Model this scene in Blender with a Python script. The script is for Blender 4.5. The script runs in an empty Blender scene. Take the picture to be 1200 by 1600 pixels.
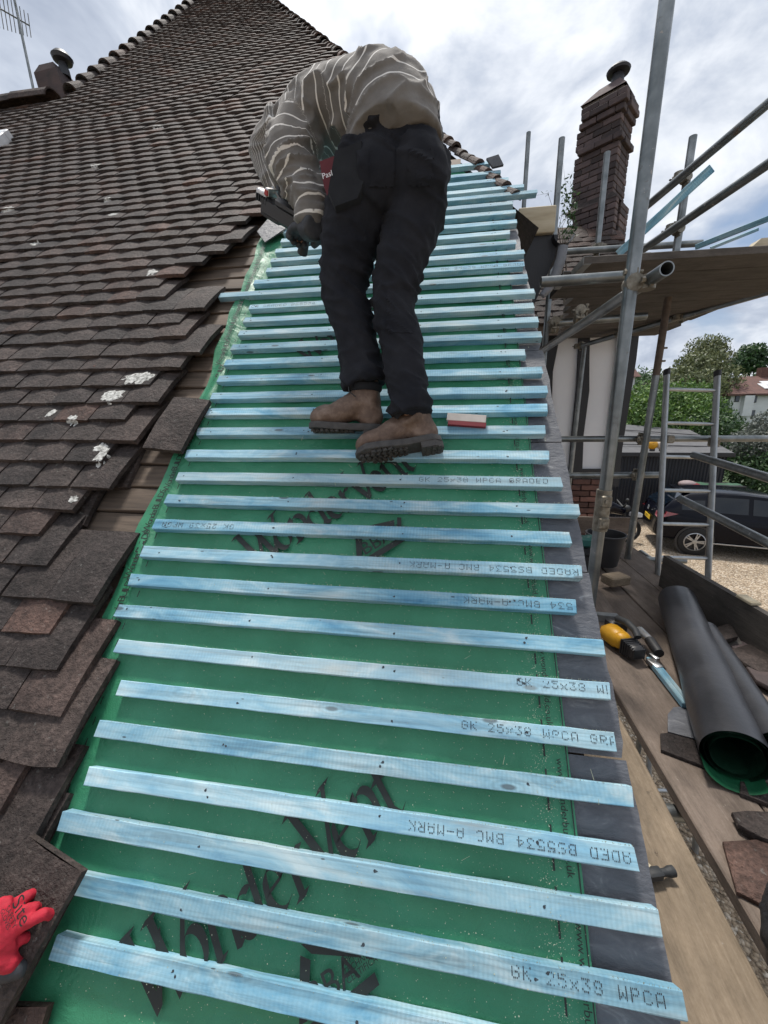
import bpy, bmesh, math, random
import numpy as np
from mathutils import Vector, Matrix, noise as mnoise

# ------------------------------------------------------------------ camera, sky, sun, exposure
scene = bpy.context.scene
col = scene.collection
FPX, CX, CY = 605.0, 600.0, 800.0          # focal length and centre in pixels of the 1200 x 1600 photograph
WM = np.array([[0.98803903, 0.02758485, -0.15171665],
               [0.15396184, -0.23158322, 0.96055451],
               [-0.00863828, -0.97242392, -0.23306028]])   # camera (right, down, forward) -> world
CAM = np.array([0.0, 0.0, 3.2])
cam_data = bpy.data.cameras.new('camera')
cam_data.sensor_fit = 'HORIZONTAL'; cam_data.sensor_width = 36.0
cam_data.lens = 36.0 * FPX / 1200.0
cam_data.clip_start = 0.05; cam_data.clip_end = 5000.0
cam = bpy.data.objects.new('camera', cam_data); col.objects.link(cam)
cam.matrix_world = Matrix(((WM[0][0], -WM[0][1], -WM[0][2], 0.0),
                           (WM[1][0], -WM[1][1], -WM[1][2], 0.0),
                           (WM[2][0], -WM[2][1], -WM[2][2], 3.2), (0, 0, 0, 1)))
scene.camera = cam

SUN_AZ, SUN_EL = math.radians(-22.0), math.radians(70.0)     # azimuth from +Y towards +X, elevation
SUN_DIR = Vector((math.sin(SUN_AZ) * math.cos(SUN_EL), math.cos(SUN_AZ) * math.cos(SUN_EL), math.sin(SUN_EL)))
world = bpy.data.worlds.new('World'); scene.world = world; world.use_nodes = True
nt = world.node_tree; nt.nodes.clear()
def nn(tree, kind, **kw):
    n = tree.nodes.new(kind)
    for k, v in kw.items():
        if k.startswith('i_'):
            n.inputs[k[2:].replace('_', ' ')].default_value = v
        elif k.startswith('n'):
            if k[1:].isdigit(): n.inputs[int(k[1:])].default_value = v
            else: setattr(n, k, v)
        else: setattr(n, k, v)
    return n
def ramp(tree, stops, fac=None):
    r = tree.nodes.new('ShaderNodeValToRGB')
    e = r.color_ramp.elements
    while len(e) < len(stops): e.new(0.5)
    for i, (p, c) in enumerate(stops):
        e[i].position = p
        e[i].color = (c, c, c, 1) if isinstance(c, (int, float)) else (*c, 1)
    if fac is not None: tree.links.new(fac, r.inputs[0])
    return r
def mth(tree, op, a, b=None, c=None, clamp=False):
    n = tree.nodes.new('ShaderNodeMath'); n.operation = op; n.use_clamp = clamp
    for i, x in enumerate((a, b, c)):
        if x is None: continue
        if isinstance(x, (int, float)): n.inputs[i].default_value = x
        else: tree.links.new(x, n.inputs[i])
    return n.outputs[0]
def mix(tree, f, a, b, mode='MIX'):
    n = tree.nodes.new('ShaderNodeMixRGB'); n.blend_type = mode
    for i, x in enumerate((f, a, b)):
        if isinstance(x, (int, float)): n.inputs[i].default_value = x if i == 0 else (x, x, x, 1)
        elif isinstance(x, tuple): n.inputs[i].default_value = (*x, 1)
        else: tree.links.new(x, n.inputs[i])
    return n.outputs[0]

sky = nn(nt, 'ShaderNodeTexSky', sky_type='NISHITA', sun_disc=False, sun_elevation=SUN_EL, sun_rotation=SUN_AZ,
         air_density=1.0, dust_density=2.0, ozone_density=1.2)
tc = nn(nt, 'ShaderNodeTexCoord')
sep = nn(nt, 'ShaderNodeSeparateXYZ'); nt.links.new(tc.outputs['Generated'], sep.inputs[0])
zz = mth(nt, 'ADD', mth(nt, 'MAXIMUM', sep.outputs[2], 0.0), 0.42)
cmb = nn(nt, 'ShaderNodeCombineXYZ')
nt.links.new(mth(nt, 'DIVIDE', sep.outputs[0], zz), cmb.inputs[0])
nt.links.new(mth(nt, 'DIVIDE', sep.outputs[1], zz), cmb.inputs[1])
cmb.inputs[2].default_value = 3.7
def wnoise(scale, detail, rough, dist):
    n = nn(nt, 'ShaderNodeTexNoise'); n.inputs['Scale'].default_value = scale; n.inputs['Detail'].default_value = detail
    n.inputs['Roughness'].default_value = rough; n.inputs['Distortion'].default_value = dist
    nt.links.new(cmb.outputs[0], n.inputs['Vector']); return n.outputs[0]
cover = ramp(nt, [(0.34, 0.0), (0.46, 1.0)], wnoise(2.4, 5, 0.52, 0.15))
thick = ramp(nt, [(0.30, (3.3, 3.8, 4.8)), (0.44, (5.4, 5.9, 6.8)), (0.55, (8.0, 8.3, 8.8)), (0.66, (10.2, 10.3, 10.4))],
             wnoise(3.4, 6, 0.58, 0.3))
vd = nn(nt, 'ShaderNodeVectorMath', operation='DOT_PRODUCT')
nt.links.new(tc.outputs['Generated'], vd.inputs[0]); vd.inputs[1].default_value = SUN_DIR
glow = mth(nt, 'POWER', mth(nt, 'MAXIMUM', vd.outputs['Value'], 0.0), 6.0)
cloud = mix(nt, 1.0, thick.outputs[0], mix(nt, glow, (0.92, 0.94, 0.97), (1.45, 1.42, 1.38)), 'MULTIPLY')
skyc = mix(nt, cover.outputs[0], mix(nt, 0.45, sky.outputs[0], (3.4, 4.6, 6.6)), cloud)
bg = nn(nt, 'ShaderNodeBackground'); bg.inputs[1].default_value = 0.095
nt.links.new(skyc, bg.inputs[0])
wo = nn(nt, 'ShaderNodeOutputWorld'); nt.links.new(bg.outputs[0], wo.inputs[0])

sd = bpy.data.lights.new('sun', 'SUN'); sd.energy = 3.5; sd.angle = math.radians(9.0); sd.color = (1.0, 0.95, 0.88)
sun = bpy.data.objects.new('sun', sd); col.objects.link(sun)
sun.rotation_euler = (-SUN_DIR).to_track_quat('-Z', 'Y').to_euler(); sun.location = (0, 0, 30)

scene.view_settings.view_transform = 'Standard'; scene.view_settings.look = 'None'
scene.view_settings.gamma = 1.0; scene.view_settings.exposure = 0.25
scene.cycles.use_denoising = True; scene.cycles.adaptive_threshold = 0.02
scene.cycles.max_bounces = 4; scene.cycles.diffuse_bounces = 2; scene.cycles.glossy_bounces = 2
scene.cycles.transmission_bounces = 4; scene.cycles.transparent_max_bounces = 6
scene.cycles.caustics_reflective = False; scene.cycles.caustics_refractive = False

# ------------------------------------------------------------------ measuring helpers (photo pixel + a real plane -> point in the place)
TH = math.radians(47.5); RC, RS = math.cos(TH), math.sin(TH)
HB = 1.067                                  # camera to the plane of the batten faces
DECK = 2.05                                 # height of the lower scaffold deck above the ground
def ray(x, y): return WM @ np.array([x - CX, y - CY, FPX])
def on_z(x, y, z): d = ray(x, y); return Vector(CAM + d * ((z - 3.2) / d[2]))
def on_y(x, y, Y): d = ray(x, y); return Vector(CAM + d * (Y / d[1]))
def on_x(x, y, X): d = ray(x, y); return Vector(CAM + d * (X / d[0]))
def at(x, y, depth): return Vector(CAM + ray(x, y) * (depth / FPX))
def roof_uv(x, y, w=0.0):
    d = ray(x, y); t = -(HB - w) / (d @ np.array([0, -RS, RC])); p = d * t
    return p[0], p[1] * RC + p[2] * RS
def rw(u, v, w=0.0):                        # roof coordinates (along battens, up the slope, out of the slope) -> world
    return Vector((u, v * RC + RS * (HB - w), 3.2 + v * RS - RC * (HB - w)))
RM = Matrix(((1, 0, 0), (0, RC, -RS), (0, RS, RC)))      # roof axes as columns
def roof_matrix(u, v, w, yaw=0.0, pitch=0.0, roll=0.0):
    m = RM @ Matrix.Rotation(yaw, 3, 'Z') @ Matrix.Rotation(pitch, 3, 'X') @ Matrix.Rotation(roll, 3, 'Y')
    return Matrix.Translation(rw(u, v, w)) @ m.to_4x4()

# ------------------------------------------------------------------ building helpers
class MB:
    """collects shapes for one mesh"""
    def __init__(s): s.v = []; s.f = []
    def add(s, verts, faces, m=None):
        o = len(s.v)
        s.v += [tuple(m @ Vector(p)) if m is not None else tuple(p) for p in verts]
        s.f += [tuple(i + o for i in f) for f in faces]
        return s
    def box(s, c, size, m=None, rot=None):
        x, y, z = (k / 2 for k in size); c = Vector(c)
        vs = [Vector((a * x, b * y, d * z)) for d in (-1, 1) for b in (-1, 1) for a in (-1, 1)]
        if rot is not None: vs = [rot @ p for p in vs]
        return s.add([p + c for p in vs], [(0, 2, 3, 1), (4, 5, 7, 6), (0, 1, 5, 4), (2, 6, 7, 3), (0, 4, 6, 2), (1, 3, 7, 5)], m)
    def bevbox(s, c, size, b=0.004, m=None, rot=None):
        x, y, z = (k / 2 for k in size); c = Vector(c); vs = []; fs = []
        secs = [(-z, b), (-z + b, 0), (z - b, 0), (z, b)]
        for zz_, ins in secs:
            X, Y = x - ins, y - ins; k = b * 0.7
            vs += [(-X + k, -Y, zz_), (X - k, -Y, zz_), (X, -Y + k, zz_), (X, Y - k, zz_), (X - k, Y, zz_), (-X + k, Y, zz_), (-X, Y - k, zz_), (-X, -Y + k, zz_)]
        for r in range(3):
            for i in range(8):
                j = (i + 1) % 8; fs.append((r * 8 + i, r * 8 + j, r * 8 + 8 + j, r * 8 + 8 + i))
        fs.append(tuple(range(7, -1, -1))); fs.append(tuple(range(24, 32)))
        vs = [Vector(p) for p in vs]
        if rot is not None: vs = [rot @ p for p in vs]
        return s.add([p + c for p in vs], fs, m)
    def tube(s, p0, p1, r0, r1=None, seg=16, caps=True, inner=None, m=None):
        p0, p1 = Vector(p0), Vector(p1); r1 = r0 if r1 is None else r1
        d = (p1 - p0).normalized(); a = d.orthogonal().normalized(); b = d.cross(a)
        vs = []; fs = []
        prof = [(p0, r0), (p1, r1)]
        if inner: prof = [(p0, r0), (p1, r1), (p1, r1 - inner), (p1 - d * 0.12, r1 - inner), (p0 + d * 0.12, r0 - inner), (p0, r0 - inner)]
        for p, r in prof:
            for i in range(seg):
                t = 2 * math.pi * i / seg; vs.append(p + a * (r * math.cos(t)) + b * (r * math.sin(t)))
        n = len(prof)
        for k in range(n if inner else n - 1):
            k2 = (k + 1) % n
            for i in range(seg):
                j = (i + 1) % seg; fs.append((k * seg + i, k * seg + j, k2 * seg + j, k2 * seg + i))
        if caps and not inner:
            fs.append(tuple(range(seg - 1, -1, -1))); fs.append(tuple(range(seg, 2 * seg)))
        return s.add(vs, fs, m)
    def sweep(s, pts, radii, seg=12, axis=None, m=None, caps=True):
        """tube through points; a radius may be (ra, rb) with ra measured along the given axis"""
        pts = [Vector(p) for p in pts]; vs = []; fs = []; n = len(pts); prev = None
        for k in range(n):
            d = (pts[min(k + 1, n - 1)] - pts[max(k - 1, 0)]).normalized()
            if axis is not None:
                ax = Vector(axis[k] if isinstance(axis, list) else axis); a = (ax - d * ax.dot(d)).normalized()
            elif prev is None: a = d.orthogonal().normalized()
            else: a = (prev - d * prev.dot(d)).normalized()
            prev = a; b = d.cross(a); r = radii[k] if isinstance(radii, (list, tuple)) else radii
            ra, rb = r if isinstance(r, tuple) else (r, r)
            for i in range(seg):
                t = 2 * math.pi * i / seg; vs.append(pts[k] + a * (ra * math.cos(t)) + b * (rb * math.sin(t)))
        for k in range(n - 1):
            for i in range(seg):
                j = (i + 1) % seg; fs.append((k * seg + i, k * seg + j, k * seg + seg + j, k * seg + seg + i))
        if caps:
            fs.append(tuple(range(seg - 1, -1, -1))); fs.append(tuple(range((n - 1) * seg, n * seg)))
        return s.add(vs, fs, m)
    def ball(s, c, r, seg=12, rings=8, m=None):
        r = (r, r, r) if isinstance(r, (int, float)) else r; c = Vector(c); vs = [c + Vector((0, 0, -r[2]))]; fs = []
        for k in range(1, rings):
            ph = -math.pi / 2 + math.pi * k / rings
            for i in range(seg):
                t = 2 * math.pi * i / seg
                vs.append(c + Vector((r[0] * math.cos(ph) * math.cos(t), r[1] * math.cos(ph) * math.sin(t), r[2] * math.sin(ph))))
        vs.append(c + Vector((0, 0, r[2]))); L = len(vs) - 1
        for i in range(seg):
            j = (i + 1) % seg; fs.append((0, 1 + j, 1 + i)); fs.append((L, L - seg + i, L - seg + j))
        for k in range(rings - 2):
            for i in range(seg):
                j = (i + 1) % seg; a = 1 + k * seg; fs.append((a + i, a + j, a + seg + j, a + seg + i))
        return s.add(vs, fs, m)
    def prism(s, poly, depth, m=None, frac=0.5):
        """polygon in local XY pushed along Z"""
        n = len(poly); lo = -depth * frac
        vs = [(x, y, lo) for x, y in poly] + [(x, y, lo + depth) for x, y in poly]
        fs = [tuple(range(n - 1, -1, -1)), tuple(range(n, 2 * n))] + [(i, (i + 1) % n, n + (i + 1) % n, n + i) for i in range(n)]
        return s.add(vs, fs, m)
    def lathe(s, prof, seg=24, m=None):
        vs = []; fs = []; n = len(prof)
        for r, z in prof:
            for i in range(seg):
                t = 2 * math.pi * i / seg; vs.append((r * math.cos(t), r * math.sin(t), z))
        for k in range(n - 1):
            for i in range(seg):
                j = (i + 1) % seg; fs.append((k * seg + i, k * seg + j, k * seg + seg + j, k * seg + seg + i))
        return s.add(vs, fs, m)
    def quad(s, a, b, c, d): return s.add([a, b, c, d], [(0, 1, 2, 3)])
    def mesh(s, name='mesh', smooth=None):
        me = bpy.data.meshes.new(name); me.from_pydata([tuple(p) for p in s.v], [], s.f); me.update()
        if smooth is not None: smooth_mesh(me, smooth)
        return me
def smooth_mesh(me, angle=40):
    me.polygons.foreach_set('use_smooth', [True] * len(me.polygons))
    if angle < 180:
        bm = bmesh.new(); bm.from_mesh(me); lim = math.radians(angle)
        for e in bm.edges:
            e.smooth = len(e.link_faces) == 2 and e.calc_face_angle(4.0) < lim
        bm.to_mesh(me); bm.free()
    me.update()
def tag(o, label=None, cat=None, group=None, kind=None):
    if label: o['label'] = label
    if cat: o['category'] = cat
    if group: o['group'] = group
    if kind: o['kind'] = kind
    return o
def empty(name, loc=(0, 0, 0), label=None, cat=None, group=None):
    o = bpy.data.objects.new(name, None); col.objects.link(o); o.location = loc; o.empty_display_size = 0.1
    return tag(o, label, cat, group)
def wloc(o):
    """world matrix of an object as built so far"""
    m = o.matrix_basis.copy()
    return wloc(o.parent) @ o.matrix_parent_inverse @ m if o.parent is not None else m
def link(name, me, mat, parent=None, matrix=None):
    """one mesh object; its mesh is in world space unless a matrix is given"""
    o = bpy.data.objects.new(name, me); col.objects.link(o)
    if mat is not None and not me.materials: me.materials.append(mat)
    if parent is not None:
        o.parent = parent
        o.matrix_parent_inverse = wloc(parent).inverted()
    if matrix is not None: o.matrix_basis = matrix
    return o
def part(name, mb, mat, parent=None, smooth=40, label=None, kind=None):
    o = link(name, mb.mesh(name, smooth), mat, parent)
    return tag(o, label, kind=kind)
def dup(o, parent, matrix=None):
    c = o.copy(); col.objects.link(c); c.parent = parent
    if parent is not None: c.matrix_parent_inverse = wloc(parent).inverted()
    if matrix is not None: c.matrix_basis = matrix
    return c
def evaluated(o, name):
    """mesh of an object with its modifiers applied; removes the helper object"""
    dg = bpy.context.evaluated_depsgraph_get(); dg.update()
    me = bpy.data.meshes.new_from_object(o.evaluated_get(dg)); me.name = name
    bpy.data.objects.remove(o); return me
def fused(mb, voxel, smooth_iter=4, name='body', factor=0.5):
    """one continuous skin round overlapping shapes"""
    o = bpy.data.objects.new('tmp', mb.mesh('tmp')); col.objects.link(o)
    r = o.modifiers.new('r', 'REMESH'); r.mode = 'VOXEL'; r.voxel_size = voxel
    if smooth_iter:
        s = o.modifiers.new('s', 'SMOOTH'); s.iterations = smooth_iter; s.factor = factor
    me = evaluated(o, name); me.materials.clear(); smooth_mesh(me, 180); return me
def text_mesh(body, size, name='lettering', extrude=0.0, shear=0.0, spacing=1.0):
    cu = bpy.data.curves.new('t', 'FONT'); cu.body = body; cu.size = size; cu.extrude = extrude; cu.shear = shear
    cu.space_character = spacing; cu.resolution_u = 3; cu.align_x = 'LEFT'
    o = bpy.data.objects.new('t', cu); col.objects.link(o); return evaluated(o, name)
R0 = random.Random(7)
def fbm(p, oct=3): return mnoise.fractal(Vector(p), 1.0, 2.0, oct)

# ------------------------------------------------------------------ materials
MATS = {}
def new_mat(name):
    m = bpy.data.materials.new(name); m.use_nodes = True; t = m.node_tree; b = t.nodes['Principled BSDF']; MATS[name] = m
    return m, t, b
def coords(t, kind='Object', scale=(1, 1, 1), rot=(0, 0, 0), jitter=True):
    if kind == 'World':
        g = nn(t, 'ShaderNodeNewGeometry'); src = g.outputs['Position']
    else:
        c = nn(t, 'ShaderNodeTexCoord'); src = c.outputs[kind]
    if jitter and kind == 'Object':
        oi = nn(t, 'ShaderNodeObjectInfo'); va = nn(t, 'ShaderNodeVectorMath', operation='ADD'); t.links.new(src, va.inputs[0])
        t.links.new(mth(t, 'MULTIPLY', oi.outputs['Random'], 37.0), va.inputs[1]); src = va.outputs[0]
    mp = nn(t, 'ShaderNodeMapping'); t.links.new(src, mp.inputs[0]); mp.inputs['Scale'].default_value = scale; mp.inputs['Rotation'].default_value = rot
    return mp.outputs[0]
def tnoise(t, vec, scale, detail=4, rough=0.55, dist=0.0):
    n = nn(t, 'ShaderNodeTexNoise'); n.inputs['Scale'].default_value = scale; n.inputs['Detail'].default_value = detail
    n.inputs['Roughness'].default_value = rough; n.inputs['Distortion'].default_value = dist
    t.links.new(vec, n.inputs['Vector']); return n.outputs[0]
def voro(t, vec, scale, feature='F1', out='Distance', rnd=1.0):
    n = nn(t, 'ShaderNodeTexVoronoi', feature=feature); n.inputs['Scale'].default_value = scale; n.inputs['Randomness'].default_value = rnd
    t.links.new(vec, n.inputs['Vector']); return n.outputs[out]
def bump(t, b, h, strength=0.3, dist=0.005, prev=None):
    n = nn(t, 'ShaderNodeBump'); n.inputs['Strength'].default_value = strength; n.inputs['Distance'].default_value = dist
    t.links.new(h, n.inputs['Height'])
    if prev is not None: t.links.new(prev, n.inputs['Normal'])
    t.links.new(n.outputs[0], b.inputs['Normal']); return n.outputs[0]
def pmat(name, stops, scale=6, detail=5, rough=0.7, bumps=0.25, bdist=0.004, kind='Object', stretch=(1, 1, 1), metal=0.0, bscale=None, spec=0.5, var=0.0, rvar=0.15, dist=0.0):
    m, t, b = new_mat(name); v = coords(t, kind, stretch); n = tnoise(t, v, scale, detail, 0.6, dist)
    c = ramp(t, stops, n).outputs[0]
    if var:
        oi = nn(t, 'ShaderNodeObjectInfo'); k = mth(t, 'ADD', mth(t, 'MULTIPLY', oi.outputs['Random'], 2 * var), 1 - var)
        c = mix(t, 1.0, c, k, 'MULTIPLY')
    t.links.new(c, b.inputs['Base Color'])
    t.links.new(mth(t, 'ADD', mth(t, 'MULTIPLY', n, rvar * 2), rough - rvar, clamp=True), b.inputs['Roughness'])
    b.inputs['Metallic'].default_value = metal; b.inputs['Specular IOR Level'].default_value = spec
    if bumps: bump(t, b, tnoise(t, v, bscale or scale * 5, 6, 0.65), bumps, bdist)
    return m
def flat(name, c, rough=0.6, metal=0.0, spec=0.5, coat=0.0):
    m, t, b = new_mat(name); v = coords(t, 'Object'); n = tnoise(t, v, 14, 5)
    t.links.new(mix(t, 1.0, c, ramp(t, [(0.25, 0.82), (0.75, 1.12)], n).outputs[0], 'MULTIPLY'), b.inputs['Base Color'])
    b.inputs['Roughness'].default_value = rough; b.inputs['Metallic'].default_value = metal
    b.inputs['Specular IOR Level'].default_value = spec; b.inputs['Coat Weight'].default_value = coat; b.inputs['Coat Roughness'].default_value = 0.05
    return m

# weathered clay roof tile
def tile_mat(name, kind='World', dark=1.0, attr=True):
    m, t, b = new_mat(name); v = coords(t, kind, jitter=False)
    oi = nn(t, 'ShaderNodeObjectInfo'); at_ = nn(t, 'ShaderNodeAttribute', attribute_name='rnd')
    rv = mth(t, 'FRACT', mth(t, 'ADD', oi.outputs['Random'], at_.outputs['Fac']))
    base = ramp(t, [(0.0, (0.036, 0.029, 0.027)), (0.35, (0.050, 0.038, 0.034)), (0.65, (0.057, 0.044, 0.039)), (0.90, (0.070, 0.047, 0.040)), (1.0, (0.094, 0.054, 0.042))], rv).outputs[0]
    n1 = tnoise(t, v, 9, 4, 0.65); n2 = tnoise(t, v, 70, 3, 0.7)
    c = mix(t, 1.0, base, ramp(t, [(0.28, 0.48), (0.5, 0.95), (0.75, 1.75)], n1).outputs[0], 'MULTIPLY')
    c = mix(t, 1.0, c, ramp(t, [(0.3, 0.55), (0.5, 1.0), (0.72, 1.6)], n2).outputs[0], 'MULTIPLY')
    lich = ramp(t, [(0.63, 0.0), (0.70, 0.9)], tnoise(t, v, 55, 4, 0.65)).outputs[0]
    c = mix(t, mth(t, 'MULTIPLY', lich, 0.5), c, (0.20, 0.195, 0.18))
    big = ramp(t, [(0.735, 0.0), (0.75, 1.0)], tnoise(t, coords(t, kind, jitter=False, scale=(1.0, 1.0, 1.0)), 5.5, 5, 0.55, 0.6)).outputs[0]
    c = mix(t, mth(t, 'MULTIPLY', big, 0.75), c, (0.36, 0.36, 0.34))
    moss = ramp(t, [(0.64, 0.0), (0.72, 1.0)], tnoise(t, v, 17, 6, 0.7)).outputs[0]
    c = mix(t, mth(t, 'MULTIPLY', moss, 0.75), c, (0.010, 0.010, 0.006))
    rust = ramp(t, [(0.69, 0.0), (0.73, 1.0)], tnoise(t, coords(t, kind, jitter=False, scale=(1, 1, 1), rot=(1, 2, 0)), 7.5, 5, 0.7)).outputs[0]
    c = mix(t, mth(t, 'MULTIPLY', rust, 0.55), c, (0.22, 0.055, 0.025))
    t.links.new(mix(t, 1.0, c, (dark, dark, dark), 'MULTIPLY'), b.inputs['Base Color'])
    b.inputs['Roughness'].default_value = 0.74; b.inputs['Specular IOR Level'].default_value = 0.30
    pits = ramp(t, [(0.0, 0.0), (0.22, 1.0)], voro(t, v, 95)).outputs[0]
    h = mth(t, 'ADD', mth(t, 'MULTIPLY', n2, 1.1), mth(t, 'ADD', mth(t, 'MULTIPLY', pits, 0.35), mth(t, 'MULTIPLY', n1, 0.8)))
    bump(t, b, h, 0.85, 0.008); return m
M_tile = tile_mat('weathered_tile', dark=0.86)
M_tile_far = M_tile
# treated roofing batten (blue stain, saw marks, knots)
def batten_mat():
    m, t, b = new_mat('blue_treated_timber'); v = coords(t, 'Object'); vo = coords(t, 'Object', jitter=False)
    oi = nn(t, 'ShaderNodeObjectInfo')
    grain = tnoise(t, coords(t, 'Object', (3.0, 90, 90)), 1.0, 5, 0.6, 0.4)
    blot = tnoise(t, coords(t, 'Object', (3.2, 9, 9)), 1.6, 6, 0.65, 0.6)
    c = ramp(t, [(0.27, (0.075, 0.255, 0.42)), (0.40, (0.165, 0.385, 0.53)), (0.53, (0.29, 0.505, 0.61)), (0.68, (0.50, 0.64, 0.68))], blot).outputs[0]
    c = mix(t, 1.0, c, ramp(t, [(0.28, 0.55), (0.5, 1.0), (0.75, 1.20)], grain).outputs[0], 'MULTIPLY')
    w = nn(t, 'ShaderNodeTexWave', wave_type='BANDS', bands_direction='X'); w.inputs['Scale'].default_value = 34.0; w.inputs['Distortion'].default_value = 3.5
    w.inputs['Detail'].default_value = 2.0; w.inputs['Detail Scale'].default_value = 0.6; t.links.new(v, w.inputs['Vector'])
    sawm = mth(t, 'MULTIPLY', ramp(t, [(0.36, 0.0), (0.62, 1.0)], tnoise(t, coords(t, 'Object', (1.0, 2, 2)), 2.2, 3)).outputs[0], 0.30)
    c = mix(t, sawm, c, mix(t, 1.0, c, ramp(t, [(0.1, 0.78), (0.8, 1.12)], w.outputs[0]).outputs[0], 'MULTIPLY'))
    warm = ramp(t, [(0.62, 0.0), (0.74, 1.0)], tnoise(t, coords(t, 'Object', (2.2, 14, 14)), 1.5, 4)).outputs[0]
    c = mix(t, mth(t, 'MULTIPLY', warm, 0.42), c, (0.42, 0.38, 0.30))
    kn = voro(t, coords(t, 'Object', (4.2, 13, 13)), 1.0)
    ring = mth(t, 'SINE', mth(t, 'MULTIPLY', kn, 75.0))
    near = ramp(t, [(0.10, 1.0), (0.34, 0.0)], kn).outputs[0]
    c = mix(t, mth(t, 'MULTIPLY', near, 0.55), c, mix(t, 1.0, c, mth(t, 'ADD', mth(t, 'MULTIPLY', ring, 0.18), 0.80), 'MULTIPLY'))
    c = mix(t, ramp(t, [(0.055, 0.85), (0.085, 0.0)], kn).outputs[0], c, (0.07, 0.10, 0.12))
    dots = voro(t, coords(t, 'Object', (9.0, 26, 26)), 1.0)
    c = mix(t, ramp(t, [(0.045, 0.8), (0.06, 0.0)], dots).outputs[0], c, (0.02, 0.03, 0.035))
    c = mix(t, mth(t, 'MULTIPLY', mth(t, 'POWER', oi.outputs['Random'], 2.0), 0.35), c, (0.52, 0.62, 0.63))
    k = mth(t, 'ADD', mth(t, 'MULTIPLY', mth(t, 'FRACT', mth(t, 'MULTIPLY', oi.outputs['Random'], 7.3)), 0.28), 0.70)
    t.links.new(mix(t, 1.0, c, k, 'MULTIPLY'), b.inputs['Base Color'])
    b.inputs['Roughness'].default_value = 0.72; b.inputs['Specular IOR Level'].default_value = 0.3
    h = mth(t, 'ADD', mth(t, 'MULTIPLY', grain, 0.7), mth(t, 'MULTIPLY', mth(t, 'MULTIPLY', w.outputs[0], sawm), 1.2))
    bump(t, b, h, 0.5, 0.0015); return m
M_batten = batten_mat()
# green breather membrane
def membrane_mat(name, c0, c1, weave=True):
    m, t, b = new_mat(name); v = coords(t, 'World', jitter=False)
    n = tnoise(t, v, 5.0, 5, 0.6)
    c = ramp(t, [(0.3, c0), (0.7, c1)], n).outputs[0]
    dust = ramp(t, [(0.60, 0.0), (0.80, 0.42)], tnoise(t, v, 21, 6, 0.72)).outputs[0]
    c = mix(t, mth(t, 'MULTIPLY', dust, 0.35), c, (0.30, 0.42, 0.33))
    t.links.new(c, b.inputs['Base Color']); b.inputs['Roughness'].default_value = 0.45; b.inputs['Specular IOR Level'].default_value = 0.42
    fine = tnoise(t, v, 420, 2, 0.5); wr = tnoise(t, v, 13, 4, 0.55, 1.2)
    bump(t, b, mth(t, 'ADD', mth(t, 'MULTIPLY', fine, 0.12), wr), 0.55, 0.012); return m
M_green = membrane_mat('green_underlay', (0.026, 0.170, 0.084), (0.044, 0.230, 0.124))
M_print = flat('black_print', (0.010, 0.014, 0.012), 0.6)
M_dots = flat('batten_ink', (0.025, 0.035, 0.045), 0.7)
M_slate = pmat('grey_slate', [(0.25, (0.055, 0.059, 0.070)), (0.5, (0.094, 0.099, 0.113)), (0.62, (0.122, 0.127, 0.140)), (0.78, (0.33, 0.34, 0.35))], 9, 6, 0.5, 0.8, 0.004, 'Object', (1, 2.4, 1), dist=1.6, var=0.12)
M_oldwood = pmat('old_brown_timber', [(0.25, (0.050, 0.036, 0.026)), (0.5, (0.105, 0.075, 0.053)), (0.75, (0.16, 0.12, 0.09))], 1.0, 6, 0.8, 0.4, 0.003, 'Object', (4, 60, 60), var=0.25)
M_pale = pmat('pale_new_timber', [(0.25, (0.27, 0.22, 0.14)), (0.5, (0.42, 0.36, 0.25)), (0.75, (0.52, 0.46, 0.34))], 1.0, 5, 0.7, 0.25, 0.002, 'Object', (3, 26, 26))
M_mortar = pmat('grey_mortar', [(0.3, (0.10, 0.09, 0.08)), (0.7, (0.20, 0.18, 0.16))], 30, 6, 0.9, 0.6, 0.01, 'World')
M_lead = pmat('grey_lead', [(0.3, (0.10, 0.11, 0.125)), (0.7, (0.19, 0.20, 0.22))], 8, 5, 0.5, 0.3, 0.004)
M_lichen = pmat('white_lichen', [(0.30, (0.09, 0.085, 0.08)), (0.44, (0.30, 0.30, 0.28)), (0.62, (0.60, 0.60, 0.57))], 75, 5, 0.95, 0.5, 0.003, 'World')
def galv_mat():
    m, t, b = new_mat('galvanised_steel'); v = coords(t, 'World', jitter=False); n = tnoise(t, v, 9, 4, 0.6)
    c = ramp(t, [(0.25, (0.10, 0.112, 0.114)), (0.5, (0.18, 0.195, 0.197)), (0.75, (0.28, 0.295, 0.295))], n).outputs[0]
    rust = ramp(t, [(0.62, 0.0), (0.72, 0.8)], tnoise(t, coords(t, 'World', jitter=False, rot=(1, .5, 2)), 13, 5, 0.7)).outputs[0]
    c = mix(t, rust, c, (0.085, 0.060, 0.042))
    cem = ramp(t, [(0.68, 0.0), (0.71, 0.9)], tnoise(t, v, 34, 3, 0.6)).outputs[0]
    c = mix(t, cem, c, (0.34, 0.33, 0.31)); t.links.new(c, b.inputs['Base Color'])
    dull = mth(t, 'MAXIMUM', rust, cem)
    t.links.new(mth(t, 'SUBTRACT', 0.8, mth(t, 'MULTIPLY', dull, 0.7)), b.inputs['Metallic']); t.links.new(mth(t, 'ADD', 0.34, mth(t, 'MULTIPLY', dull, 0.4)), b.inputs['Roughness'])
    bump(t, b, tnoise(t, v, 60, 3), 0.15, 0.002); return m
M_galv = galv_mat()
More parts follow.
